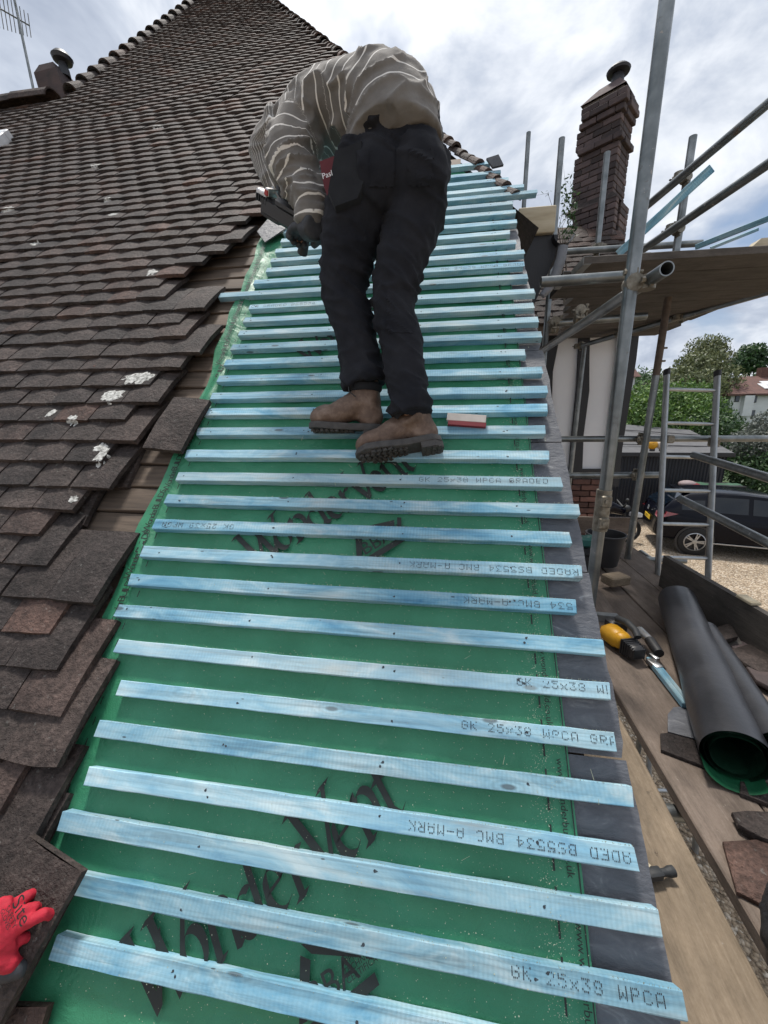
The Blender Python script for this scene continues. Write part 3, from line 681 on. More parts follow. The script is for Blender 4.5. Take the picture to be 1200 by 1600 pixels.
# ---- underlay
def left_edge(v):
    P = [(-0.9, -1.00), (-0.45, -0.99), (-0.1, -1.0), (0.163, -1.01), (0.262, -1.003), (0.449, -1.028), (0.60, -1.026), (0.889, -1.006), (1.205, -1.004), (1.454, -1.04), (1.69, -1.05), (2.076, -1.056), (2.625, -1.09), (3.2, -1.1)]
    for (a0, b0), (a1, b1) in zip(P, P[1:]):
        if v <= a1: return b0 + (b1 - b0) * (v - a0) / (a1 - a0) - (0.02 if v > 0.1 else 0.0)
    return P[-1][1] - 0.02
UL = MB(); nu, nv = 110, 300; v0, v1 = -0.70, 3.02
grid = []
for j in range(nv + 1):
    v = v0 + (v1 - v0) * j / nv; le = left_edge(v) + 0.006 * math.sin(v * 21) ; re = 0.300 - 0.012 * max(v, 0) if v < 2.55 else min(0.27, hip_u(v) - 0.10)
    ph = ((v + 0.361 + 0.019) / 0.1003) % 1.0     # 0 at the middle of a batten
    for i in range(nu + 1):
        s = i / nu; s = s ** 1.25; u = le + (re - le) * s
        sag = -0.007 * math.sin(math.pi * ph) ** 2 * (0.45 + 1.1 * fbm((u * 3.2, v * 3, 0.2)))
        sag *= min(1.0, max(0.12, (u - le - 0.03) / 0.09))
        w = -0.0262 + sag * 1.3 + 0.0022 * fbm((u * 9, v * 7, 2.0)) - 0.0035 * abs(mnoise.noise(Vector((u * 5 + v * 9, v * 4 - u * 3, 5.0)))) * math.sin(math.pi * ph)
        d = u - le
        if d < 0.09:
            k = max(0, 1 - abs(d - 0.05) / 0.04); fold = 0.55 + 0.25 * math.sin(v * 7)
            bulge = math.exp(-((v - 1.1) / 0.22) ** 2) + 0.8 * math.exp(-((v - 0.46) / 0.12) ** 2) + 0.6 * math.exp(-((v - 1.86) / 0.10) ** 2)
            w += 0.022 * k ** 2 * (3 - 2 * k) * fold * bulge + 0.005 * min(1, (0.09 - d) / 0.05) + 0.002 * mnoise.noise(Vector((u * 6, v * 7, 9.0))) * min(1, (0.09 - d) / 0.06)
        UL.v.append(tuple(rw(u, v, w)))
for j in range(nv):
    for i in range(nu):
        a0 = j * (nu + 1) + i; UL.f.append((a0, a0 + 1, a0 + nu + 2, a0 + nu + 1))
under = part('underlay', UL, M_green, house, 180)
# ---- slates under the verge
cuts = [-0.66, -0.47, -0.018, 0.432, 0.90, 1.372, 1.842, 2.31, 2.56]
for i, (a0, a1) in enumerate(zip(cuts, cuts[1:])):
    r = random.Random(i + 40); P = []; n = 14
    for k_ in range(n + 1):
        vv = a0 + 0.002 + (a1 - a0 - 0.004) * k_ / n; P.append((verge_u(vv) + r.uniform(-.003, .003) + (-0.012 if k_ in (0,) and r.random() < .5 else 0), vv))
    P += [(0.20, a1 - 0.002), (0.20, a0 + 0.002)]
    m = MB(); um, vm_ = 0.33, (a0 + a1) / 2
    m.prism([(x - um, y - vm_) for x, y in P], 0.006)
    link('undercloak_slate', m.mesh('slate', 30), M_slate, house, roof_matrix(um, vm_, -0.040 - 0.0015 * (i % 2), 0, 0.006 * (1 if i % 2 else -1)))
# ---- new battens: left and right end measured for each
BV = [(-.461, -.785, .43), (-.361, -.869, .439), (-.259, -.884, .424), (-.167, -.863, .399), (-.066, -.885, .413), (.034, -.868, .397), (.140, -.927, .402), (.240, -.973, .404), (.339, -.977, .351),
      (.436, -.975, .381), (.537, -.973, .366), (.636, -.969, .401), (.732, -.961, .363), (.835, -.965, .333), (.944, -.959, .332), (1.046, -.960, .352), (1.132, -.960, .360), (1.233, -.965, .352),
      (1.334, -.965, .299), (1.434, -.966, .368), (1.531, -.959, .365), (1.625, -.960, .355), (1.724, -.958, .366), (1.838, -1.154, .342), (1.934, -.994, .334), (2.037, -.952, .346), (2.127, -.952, .313),
      (2.220, -.945, .288), (2.321, -.942, .331), (2.418, -.943, .328), (2.514, -.939, .320), (2.613, -.94, .450), (2.692, -.935, .392), (2.788, -.93, .312), (2.893, -.92, .274), (3.026, -.92, .220)]
BV.insert(0, (-.561, -.05, .43))
BATS = []
for i, (vt, u0, u1) in enumerate(BV):
    L = u1 - u0; r = random.Random(i + 100); n = 24; m = MB(); vs = []; fs = []; bw = 0.038 + r.uniform(-.001, .001); bv = 0.0016
    bow = r.gauss(0, .0016)
    for k_ in range(n + 1):
        s = k_ / n; x = L * s; dy = bow * math.sin(math.pi * s) + r.uniform(-.0005, .0005); dz = r.uniform(-.0003, .0003); ex = 0.0015 * r.uniform(-1, 1) if k_ in (0, n) else 0
        sec = [(-bw, -.025), (0, -.025), (0, -bv), (-bv, 0), (-bw + bv, 0), (-bw, -bv)]
        vs += [(x + ex + (r.uniform(-.003, .003) if k_ in (0, n) else 0), y + dy + (r.uniform(-.0006, .0006)), z + dz) for y, z in sec]
    for k_ in range(n):
        for q in range(6): fs.append((k_ * 6 + q, k_ * 6 + (q + 1) % 6, k_ * 6 + 6 + (q + 1) % 6, k_ * 6 + 6 + q))
    fs += [tuple(range(5, -1, -1)), tuple(n * 6 + q for q in range(6))]
    m.add(vs, fs); o = link('batten', m.mesh('batten', 30), M_batten, house, roof_matrix(u0, vt, 0, r.gauss(0, 0.0008)))
    BATS.append((o, vt, u0, u1, bw))
# ---- nail heads driven into the battens
m = MB(); rnl = random.Random(77)
for (o, vt, u0, u1, bw) in BATS:
    for un in (-.92, -.52, -.13, .21):
        for q in range(1 + (rnl.random() < .35)):
            u = un + rnl.gauss(0, .012); vv = vt - bw * rnl.uniform(.3, .7)
            if u0 + .01 < u < u1 - .01:
                r_n = rnl.uniform(.0022, .0032); M_ = roof_matrix(u, vv, .0004)
                m.add([(r_n * math.cos(t * math.pi / 4), r_n * math.sin(t * math.pi / 4), 0) for t in range(8)], [tuple(range(8))], M_)
                a_ = rnl.uniform(0, 6); m.add([(r_n * 1.1 * math.cos(a_ + t * .5), r_n * 1.1 * math.sin(a_ + t * .5) , -.0001) for t in range(4)] + [(r_n * 2.4 * math.cos(a_ + .7), r_n * 1.4 * math.sin(a_ + .7), -.0001)], [(0, 1, 2, 3, 4)], M_)
part('nail_heads', m, M_dots, house, None, kind='stuff')
# ---- dot printed grade stamps
FONT = {'G': '01110100011000010111100011000101110', 'K': '10001100101010011000101001001010001', '2': '01110100010000100010001000100011111', '5': '11111100001111000001000011000101110',
        'x': '00000000001000101010001000101010001', '3': '11111000100010000010000011000101110', '8': '01110100011000101110100011000101110', 'W': '10001100011000110101101011101110001',
        'P': '11110100011000111110100001000010000', 'C': '01110100011000010000100001000101110', 'A': '01110100011000110001111111000110001', 'R': '11110100011000111110101001001010001',
        'D': '11110100011000110001100011000111110', 'E': '11111100001000011110100001000011111', 'B': '11110100011000111110100011000111110', 'S': '01111100001000001110000010000111110',
        '4': '00010001100101010010111110001000010', 'M': '10001110111010110101100011000110001', '-': '00000000000000011111000000000000000', '9': '01110100011000101111000010001001100', ' ': '0' * 35}
def stamp(bi, ustart, txt, flip=False, pitch=0.0205, hgt=0.0185):
    o, vt, u0, u1, bw = BATS[bi]; m = MB(); r = random.Random(bi); cw = pitch * 0.74 / 5; ch = hgt / 7
    for ci, c in enumerate(txt):
        bits = FONT[c]
        for k_, bit in enumerate(bits):
            if bit == '1' and r.random() < 0.93:
                x = ci * pitch + (k_ % 5) * cw; y = -(k_ // 5) * ch
                if flip: x, y = -x, -hgt - y
                ux = ustart + x; vy = vt - (bw - hgt) / 2 + y
                if ux > u1 - 0.004 or ux < u0 + 0.004: continue
                a0, b0 = cw * 0.34 * r.uniform(.7, 1.1), ch * 0.46
                m.quad(*(rw(ux + p, vy + q + r.uniform(-.0003, .0003), 0.0006) for p, q in ((-a0, -b0), (a0, -b0), (a0, b0), (-a0, b0))))
    part('stamp_print', m, M_dots, o, None, kind='stuff')
def U_(px, py): return roof_uv(px, py)[0]
stamp(2, U_(800, 1520), 'GK 25x38 WPCA'); stamp(4, U_(985, 1345), 'ADED BS5534 BMC A-MARK', True); stamp(6, U_(722, 1135), 'GK 25x38 WPCA GRADED'); stamp(7, U_(808, 1065), 'GK 25x38 WPCA')
stamp(9, U_(893, 945), '534 BMC A-MARK', True); stamp(10, U_(903, 895), 'RADED BS5534 BMC A-MARK', True); stamp(11, U_(365, 822), 'GK 25x39 WPCA', True); stamp(13, U_(655, 752), 'GK 25x38 WPCA GRADED')
stamp(25, U_(690, 418), 'GK 25x38 WPCA GRADED'); stamp(23, U_(380, 482), 'WPCA GRADED BS5534')
# ---- brush lettering printed on the underlay
PW = -0.0205
def broad(m, pts, o, ex, ey, cap, nib=(0.080, 0.054), z=0.0, step=0.03):
    P = []
    for (x0, y0), (x1, y1) in zip(pts, pts[1:]):
        n = max(1, int(math.hypot(x1 - x0, y1 - y0) / step))
        P += [(x0 + (x1 - x0) * k_ / n, y0 + (y1 - y0) * k_ / n) for k_ in range(n)]
    P.append(pts[-1]); L = []
    for x, y in P: L.append([rw(*(o[q] + (x + s_ * nib[0] * 0.72) * cap * ex[q] + (y + s_ * nib[1] * 0.72) * cap * ey[q] for q in (0, 1)), PW + z) for s_ in (-1, 1)])
    for a0, b0 in zip(L, L[1:]): m.quad(a0[0], a0[1], b0[1], b0[0])
def arc_pts(cx, cy, rx, ry, t0, t1, n=14): return [(cx + rx * math.cos(math.radians(t0 + (t1 - t0) * i / n)), cy + ry * math.sin(math.radians(t0 + (t1 - t0) * i / n))) for i in range(n + 1)]
GL = {'W': (1.05, [[(0.0, 1.0), (0.30, 0.0)], [(0.30, 0.0), (0.52, 0.80)], [(0.42, 1.0), (0.68, 0.0)], [(0.68, 0.0), (1.06, 1.04)], [(-.14, .98), (.12, 1.02)], [(.30, .98), (.55, 1.02)], [(.92, 1.0), (1.18, 1.06)]]),
      'o': (0.46, [arc_pts(.20, .30, .19, .27, 90, 450, 22)]),
      'n': (0.52, [[(.02, .54), (.10, .66), (.10, .0)], [(.0, .0), (.2, .02)], arc_pts(.27, .45, .17, .20, 165, 0, 9) + [(.44, 0.03), (.52, .02)]]),
      'd': (0.54, [arc_pts(.21, .28, .20, .27, 60, 330, 18), [(.40, 1.02), (.40, .06), (.50, .02)], [(.26, 1.0), (.42, 1.04)]]),
      'e': (0.47, [[(.06, .30), (.36, .38)] + arc_pts(.21, .38, .16, .20, 10, 180, 10) + arc_pts(.23, .26, .19, .25, 175, 315, 10)]),
      'r': (0.38, [[(.02, .54), (.10, .60), (.10, .0)], [(.0, .0), (.2, .02)], [(.12, .40), (.22, .56), (.34, .54)]]),
      'V': (0.78, [[(0.0, 1.0), (0.32, 0.0)], [(0.32, 0.0), (0.72, 1.04)], [(-.14, .98), (.12, 1.02)], [(.58, 1.0), (.84, 1.06)]]),
      't': (0.42, [[(.14, .92), (.14, .14), (.22, .03), (.36, .10)], [(0.0, .60), (.34, .64)]])}
def wordmark(o, ang, cap):
    m = MB(); ex = (.88 * math.cos(ang), .88 * math.sin(ang)); ey = (-math.sin(ang), math.cos(ang)); x = 0; zk = 0
    for c in 'WonderVent':
        wd, strokes = GL[c]; adv = wd
        for s_ in strokes:
            broad(m, [(x + px, py) for px, py in s_], o, ex, ey, cap, z=zk * 0.00012); zk = (zk + 1) % 9
        x += adv - (0.24 if c in 'WV' else 0)
    part('print_wordmark', m, M_print, under, None)
def logo(o, ang, s):
    m = MB(); ex = (math.cos(ang), math.sin(ang)); ey = (-math.sin(ang), math.cos(ang))
    def poly(P, z=0.0): m.add([rw(o[0] + s * (x * ex[0] + y * ey[0]), o[1] + s * (x * ex[1] + y * ey[1]), PW + z) for x, y in P], [tuple(range(len(P)))])
    poly([(0.0, 0.0), (0.30, 0.62), (0.42, 0.50), (0.12, -0.02)]); poly([(0.36, 0.72), (1.25, 0.40), (1.10, 0.16), (0.46, 0.55)], 0.0001); poly([(1.16, 0.12), (1.34, 0.42), (1.42, 0.36), (1.24, 0.06)], 0.0002)
    poly([(0.12, -0.06), (1.20, -0.06), (1.20, -0.20), (0.12, -0.20)], 0.0003)
    lg = part('print_logo', m, M_print, under, None)
    for body, x, y, sz in (('BBA', 0.20, 0.0, 0.36), ('APPROVAL', 0.80, 0.20, 0.085), ('TECHNICAL', 0.80, 0.11, 0.085), ('CERTIFICATE', 0.80, 0.02, 0.085)):
        t = text_mesh(body, s * sz * 1.25); c_, s2 = math.cos(ang), math.sin(ang)
        q = roof_matrix(o[0] + s * (x * ex[0] + y * ey[0]), o[1] + s * (x * ex[1] + y * ey[1]), PW + 0.0012, ang)
        t.transform(q); link('print_lettering', t, M_print, lg)
for k_ in range(3):
    wordmark((-0.555 - 0.028 * k_, -0.562 + 0.943 * k_), math.radians(38.5), 0.142)
    logo((-0.243 - 0.015 * k_, -0.515 + 0.943 * k_), math.radians(36.5), 0.135)
def strip_text(body, size, u, v, up, mat=M_print, parent=under, w=PW, spacing=1.0):
    t = text_mesh(body, size, spacing=spacing); t.transform(roof_matrix(u, v, w, math.pi / 2 if up else -math.pi / 2)); link('print_lettering', t, mat, parent)
for k_ in range(12): strip_text('www.wonderbuild.co.uk', 0.021, 0.268 - 0.0065 * k_ * 0.9 + (0.008 if k_ < 2 else 0), -0.30 + 0.27 * k_, False)
for k_ in range(16): strip_text('WonderBUILDS', 0.034, left_edge(0.22 + 0.165 * k_) + 0.052, 0.16 + 0.165 * k_, True, w=PW + 0.007, spacing=0.72)
m = MB()
for k_ in range(60):
    v = -0.58 + 0.1 * k_ / 2.0
    uu = 0.243 - 0.012 * max(v, 0)
    m.quad(rw(uu, v, PW), rw(uu + 0.004, v, PW), rw(uu + 0.004, v + 0.026, PW), rw(uu, v + 0.026, PW))
    uu = left_edge(v) + 0.085
    m.quad(rw(uu, v, PW + .004), rw(uu + 0.003, v, PW + .004), rw(uu + 0.003, v + 0.02, PW + .004), rw(uu, v + 0.02, PW + .004))
for k_ in range(30):
    v = -0.62 + 0.1 * k_; u0 = 0.292 - 0.012 * max(v, 0); u1 = 0.292 - 0.012 * max(v + .1, 0)
    m.quad(rw(u0, v, PW - .001), rw(u0 + 0.0025, v, PW - .001), rw(u1 + 0.0025, v + 0.1, PW - .001), rw(u1, v + 0.1, PW - .001))
part('print_marks', m, M_print, under, None, kind='stuff')
# ---- soffit box, fascia end and gutter of the half hip
b = MB(); p0 = on_y(812, 322, 2.75); p1 = on_y(868, 360, 2.75)
x0, x1, z0, z1 = p0.x, p1.x, p1.z, p0.z
b.bevbox(((x0 + x1) / 2, 2.80, (z0 + z1) / 2), (x1 - x0, 0.06, z1 - z0), 0.004); part('fascia_end_board', b, M_pale, house, 30)
b = MB(); b.prism([(x0 + 0.0, z0 - 0.002), (x1 + 0.03, z0 - 0.002), (x1 + 0.02, z0 - 0.12), (x0 + 0.12, z0 - 0.42), (x0 + 0.05, z0 - 0.45)], 0.9, Matrix(((1, 0, 0, 0), (0, 0, 1, 3.25), (0, 1, 0, 0), (0, 0, 0, 1))))
part('soffit_box', b, M_blackwood, house, 30)
b = MB(); G0 = Vector((x1 + 0.05, 2.74, z1 - 0.03)); vs = []; fs = []; seg = 10
for k_, yy in enumerate((0.0, 3.0)):
    for i in range(seg + 1):
        t = math.pi + math.pi * i / seg; vs.append((G0.x + 0.06 * math.cos(t), G0.y + yy, G0.z - 0.13 + 0.06 * math.sin(t)))
for i in range(seg): fs.append((i, i + 1, seg + 2 + i, seg + 1 + i))
b.add(vs, fs); part('gutter', b, M_blackplastic, house, 180)
b = MB(); P = [on_y(x, y, 2.72) for x, y in ((880, 385), (876, 405), (868, 430), (858, 450), (847, 462))]
b.sweep(P, [0.028, 0.03, 0.03, 0.026, 0.02], 10); part('lead_flashing', b, M_lead, house)
b = MB(); P = [on_y(x, y, 2.74) for x, y in ((760, 247), (779, 241), (787, 257), (770, 261))]
b.add(P + [p + Vector((0, .02, .0)) for p in P], [(0, 3, 2, 1), (4, 5, 6, 7), (0, 1, 5, 4), (1, 2, 6, 5), (2, 3, 7, 6), (3, 0, 4, 7)]); part('hip_slate', b, M_slate, house, None)
# ---- stack and cowl on the left ridge
b = MB(); c0 = rw(-4.55, 6.15, 0.0); rr = random.Random(5)
bx = [(-.26, -.16, -.35), (.24, -.18, -.35), (.26, .18, -.35), (-.24, .2, -.35), (-.30, -.2, .10), (.10, -.2, .13), (.13, .2, .12), (-.27, .22, .14), (-.22, -.16, .22), (.04, -.16, .23), (.05, .16, .22), (-.2, .17, .22)]
b.add([c0 + Vector(p) for p in bx], [(0, 1, 5, 4), (1, 2, 6, 5), (2, 3, 7, 6), (3, 0, 4, 7), (4, 5, 9, 8), (5, 6, 10, 9), (6, 7, 11, 10), (7, 4, 8, 11), (8, 9, 10, 11)])
for q_ in range(len(b.v)): b.v[q_] = tuple(c0 + (Vector(b.v[q_]) - c0) * .72)
st = part('ridge_stack', b, M_brickold, house, 20)
b = MB(); b.lathe([(0.0, .22), (.085, .22), (.075, .32), (.06, .36), (.06, .40)], 16, Matrix.Translation(c0 + Vector((.05, 0, -.06))) @ Matrix.Scale(.72, 4)); b.lathe([(.05, .40), (.13, .42), (.15, .47), (.10, .53), (0, .545)], 16, Matrix.Translation(c0 + Vector((.05, 0, -.06))) @ Matrix.Scale(.72, 4))
part('cowl', b, M_cowl, st)

# ------------------------------------------------------------------ the roofer bending over the battens
def PY(x, y, Y): return on_y(x, y, Y)
def set_attr(me, name, vals):
    a = me.attributes.new(name, 'FLOAT', 'POINT'); a.data.foreach_set('value', vals)
def displace(me, fn):
    me.update(); nrm = [v.normal.copy() for v in me.vertices]
    for v, n_ in zip(me.vertices, nrm): v.co += n_ * fn(v.co)
    me.update()
def chain_interp(pts, rad, n=6):
    P = [Vector(p) for p in pts]; outp = []; outr = []
    def cr(a, b, c, d, t): return 0.5 * ((2 * b) + (c - a) * t + (2 * a - 5 * b + 4 * c - d) * t * t + (3 * b - a - 3 * c + d) * t ** 3)
    R = [Vector(r) if isinstance(r, tuple) else Vector((r, r)) for r in rad]
    for i in range(len(P) - 1):
        i0, i3 = max(i - 1, 0), min(i + 2, len(P) - 1)
        for k_ in range(n):
            t = k_ / n; outp.append(cr(P[i0], P[i], P[i + 1], P[i3], t)); outr.append(tuple(R[i].lerp(R[i + 1], t)))
    outp.append(P[-1]); outr.append(tuple(R[-1])); return outp, outr
person = empty('person', tuple(PY(600, 690, 1.38)), 'person in a striped jumper and black trousers bending over the blue battens', 'person')
hipc = PY(618, 232, 1.47)
Lleg = [PY(582, 250, 1.47), PY(556, 340, 1.47), PY(537, 445, 1.48), PY(555, 520, 1.46), PY(571, 597, 1.425)]
Lrad = [.110, .108, .080, .073, .074]
Rleg = [PY(654, 248, 1.47), PY(648, 335, 1.46), PY(615, 460, 1.43), PY(628, 545, 1.39), PY(641, 642, 1.335)]
Rrad = [.108, .095, .076, .068, .068]
TOR = [PY(617, 246, 1.46), PY(612, 186, 1.53), PY(553, 174, 1.61), PY(507, 190, 1.66), PY(464, 218, 1.70)]
TRAD = [(.152, .160), (.162, .132), (.158, .106), (.155, .103), (.125, .098)]
LARM = [PY(478, 190, 1.60), PY(455, 245, 1.545), PY(478, 300, 1.50), PY(486, 338, 1.48), PY(486, 356, 1.48)]
LAR = [.098, .084, .062, .052, .044]
RARM = [PY(448, 200, 1.80), PY(424, 232, 1.84), PY(420, 258, 1.83), PY(446, 298, 1.76)]
RAR = [.090, .075, .066, .048]
# body under the clothes: one skin
b = MB()
p_, r_ = chain_interp(TOR, [(.06, .06), (.10, .09), (.11, .08), (.11, .08), (.08, .07)]); b.sweep(p_, r_, 16, (0, 1, 0))
for ch, rd in ((Lleg, [.085, .078, .055, .045, .032]), (Rleg, [.085, .070, .052, .042, .032]), (LARM, [.06, .05, .042, .036, .030]), (RARM, [.055, .048, .042, .034])):
    p_, r_ = chain_interp(ch, rd); b.sweep(p_, r_, 12)
b.ball(hipc + Vector((0, .03, -.02)), (.11, .09, .10)); HEAD = PY(468, 232, 1.86)
b.sweep([TOR[4], HEAD], [.06, .055], 12); b.ball(HEAD, (.075, .095, .105), 16, 12); b.ball(HEAD + Vector((0, .09, -.03)), (.016, .022, .02))
for s_ in (-1, 1): b.ball(HEAD + Vector((s_ * .077, 0, -.01)), (.012, .022, .032))
b.sweep([Lleg[4], Lleg[4] + Vector((-.01, 0, -.10))], [.026, .022], 10); b.sweep([Rleg[4], Rleg[4] + Vector((.005, .02, -.05))], [.024, .02], 10)
GUN0, GUN1 = PY(414, 313, 1.62), PY(505, 368, 1.555)
def hand(b, wrist, knuckle, grip, side):
    """palm from the wrist, four bent fingers and a thumb closing round the grip point"""
    d = (knuckle - wrist).normalized(); across = d.cross(grip - knuckle).normalized() * side; b.sweep([wrist, wrist.lerp(knuckle, .5), knuckle], [(.026, .020), (.040, .017), (.040, .014)], 12, across)
    cl = (grip - knuckle).normalized()
    for i in range(4):
        k0 = knuckle + across * ((i - 1.5) * .020); L = (.040, .046, .043, .034)[i]; k1 = k0 + (d * .6 + cl * .6).normalized() * L; k2 = k1 + (cl * .9 - d * .15).normalized() * L * .7; k3 = k2 + (cl * .4 - d * .8).normalized() * L * .55
        b.sweep([k0, k1, k2, k3], [.0095, .009, .0085, .007], 8)
    t0 = wrist.lerp(knuckle, .35) - across * .036; t1 = t0 - across * .022 + cl * .025 + d * .015; t2 = t1 + cl * .03 + d * .012
    b.sweep([t0, t1, t2], [.013, .011, .009], 8)
hand(b, LARM[4], LARM[4] + Vector((-.05, .055, .02)), LARM[4] + Vector((-.075, .08, .01)), 1)
hand(b, RARM[3], RARM[3] + Vector((.045, -.06, -.01)), RARM[3] + Vector((.05, -.09, -.02)), -1)
body = link('body', fused(b, 0.0065, 3, 'body'), M_skin, person)
for a_ in ((LARM[4], LARM[4] + Vector((-.05, .055, .02)), LARM[4] + Vector((-.075, .08, .01)), 1), (RARM[3], RARM[3] + Vector((.045, -.06, -.01)), RARM[3] + Vector((.05, -.09, -.02)), -1)):
    b = MB(); hand(b, *a_); b.sweep([a_[0] + (a_[0] - a_[1]) * .45, a_[0].lerp(a_[1], .35)], [.036, .034], 14); me = fused(b, .0045, 1, 'work_glove'); displace(me, lambda p: .0062); link('work_glove', me, M_glovepalm, body)
b = MB(); b.ball(HEAD + Vector((0, -.012, .018)), (.085, .098, .105), 16, 12); me = fused(b, 0.012, 2, 'hair'); displace(me, lambda p: .006 * fbm(p * 40)); link('hair', me, M_hair, body)
# trousers
b = MB()
for ch, rd in ((Lleg, Lrad), (Rleg, Rrad)):
    p_, r_ = chain_interp(ch, rd); b.sweep(p_, r_, 20)
b.ball(hipc + Vector((0, .02, -.01)), (.146, .120, .125), 20, 14); b.ball(PY(588, 272, 1.415), (.092, .085, .105), 16, 12); b.ball(PY(655, 268, 1.415), (.090, .085, .105), 16, 12)
b.sweep([hipc, PY(616, 200, 1.48), PY(606, 182, 1.52)], [(.147, .130), (.138, .115), (.105, .09)], 20, (1, 0, 0))
for ch, rd in ((Lleg, .079), (Rleg, .071)):     # turned-up hems
    d = (ch[4] - ch[3]).normalized(); b.sweep([ch[4] - d * .045, ch[4] - d * .02, ch[4] + d * .012], [rd * .96, rd * 1.02, rd], 20)
me = fused(b, 0.0065, 4, 'trousers')
knees = [Lleg[2], Rleg[2]]; ank = [Lleg[4], Rleg[4]]
def folds(p):
    wk = max(math.exp(-((p - k_).length / .12) ** 2) for k_ in knees); wa = max(math.exp(-((p - k_).length / .11) ** 2) for k_ in ank)
    wh = math.exp(-((p - hipc).length / .20) ** 2)
    r1 = abs(mnoise.noise(Vector((p.x * 9 + p.z * 3, p.y * 9, p.z * 21 + p.x * 10)))); r2 = mnoise.noise(Vector((p.x * 26, p.y * 26, p.z * 7)))
    r3 = abs(mnoise.noise(Vector((p.x * 13 + p.z * 16, p.y * 10, p.z * 9))))
    cr = max(0, 1 - 2.6 * r1) ** 2; c3 = max(0, 1 - 3.0 * r3) ** 2
    return (.017 * wk + .018 * wa + .001) * (cr - .25) + .006 * fbm(p * 8) + .002 * r2 + .013 * (c3 - .22) * (0.45 + 0.55 * wh)
displace(me, folds); tro = link('trousers', me, M_trouser, person)
def patch(name, src, box, off, mat, par, ymax=9.0):
    # a sewn-on piece that follows the cloth inside a picture-sized window of the near side
    b = MB(); mp = {}
    for pg in src.polygons:
        c_ = pg.center; x, y, d = pix(c_)
        if box[0] < x < box[2] and box[1] < y < box[3] and pg.normal.y < .1 and c_.y < ymax:
            f = []
            for vi in pg.vertices:
                if vi not in mp: v_ = src.vertices[vi]; mp[vi] = len(b.v); b.v.append(tuple(v_.co + v_.normal * off))
                f.append(mp[vi])
            b.f.append(tuple(f))
    o = bpy.data.objects.new('tmp', b.mesh('tmp')); col.objects.link(o); s_ = o.modifiers.new('s', 'SOLIDIFY'); s_.thickness = off * 1.6; s_.offset = -1; return link(name, evaluated(o, name), mat, par)
for nm, bx_ in (('back_pocket', (578, 236, 616, 292)), ('back_pocket', (638, 234, 676, 290)), ('knee_patch', (604, 452, 646, 520))):
    patch(nm, me, bx_, .004 if nm != 'knee_patch' else .002, M_trouser, tro)
b = MB()   # hem rims and pocket flap, seams
for (px, py, Y, w_, h_) in ((548, 395, 1.405, .085, .012),):
    b.box(PY(px, py, Y), (w_, .012, h_))
# jumper
b = MB(); p_, r_ = chain_interp(TOR, TRAD); b.sweep(p_, r_, 24, (0, 1, 0)); TP = p_
p_, r_ = chain_interp(LARM[:5], LAR); b.sweep(p_, r_, 20); LP_ = p_
p_, r_ = chain_interp(RARM, RAR); b.sweep(p_, r_, 20); RP_ = p_
b.sweep([TOR[4], HEAD - Vector((0, .05, 0))], [.10, .075], 16)
me = fused(b, 0.007, 5, 'jumper')
def arclen(path, p):
    best = (9, 0); s0 = 0
    for a_, c_ in zip(path, path[1:]):
        d = c_ - a_; L = d.length; t = max(0, min(1, (p - a_).dot(d) / (L * L))); q = (p - a_ - d * t).length
        if q < best[0]: best = (q, s0 + t * L)
        s0 += L
    return best
spine = [TOR[0] - (TOR[1] - TOR[0])] + TOR
def knit(p):
    q = mnoise.noise(Vector((p.x * 16 + p.z * 12, p.y * 10, p.z * 8))); r1 = abs(mnoise.noise(Vector((p.x * 7 - p.z * 12, p.y * 9, p.x * 3 + p.z * 9))))
    w1 = math.exp(-((p - LARM[2]).length / .11) ** 2); r2 = abs(mnoise.noise(Vector((p.x * 8, p.y * 8, p.z * 38))))
    w2 = math.exp(-((p - PY(510, 240, 1.5)).length / .16) ** 2)
    c1 = max(0, 1 - 3.2 * r1) ** 2; c2 = max(0, 1 - 2.8 * r2) ** 2
    return .005 * q + (.012 + .016 * w2) * (c1 - .25) + .014 * w1 * (c2 - .25)
displace(me, knit)
st, bd = [], []
for v_ in me.vertices:
    p = v_.co; a_ = arclen(LP_, p); c_ = arclen(RP_, p); t_ = arclen(spine, p)
    dl, dr, dt = a_[0] - .085, c_[0] - .085, t_[0] - .165
    if dl < dt and dl <= dr: st.append(a_[1] / .040); bd.append(1.0)
    elif dr < dt: st.append(c_[1] / .034 + 8 * math.atan2(p.x - RP_[6].x, p.y - RP_[6].y)); bd.append(1.0)
    else:
        L0 = (TOR[1] - TOR[0]).length; s_ = t_[1] - L0; st.append(s_ / .044 + 0.9 * (p.z - 4.2)); bd.append(1.0 if s_ > .085 else 0.0)
set_attr(me, 'stripe', st); set_attr(me, 'band', bd)
link('jumper', me, M_sweater, person)
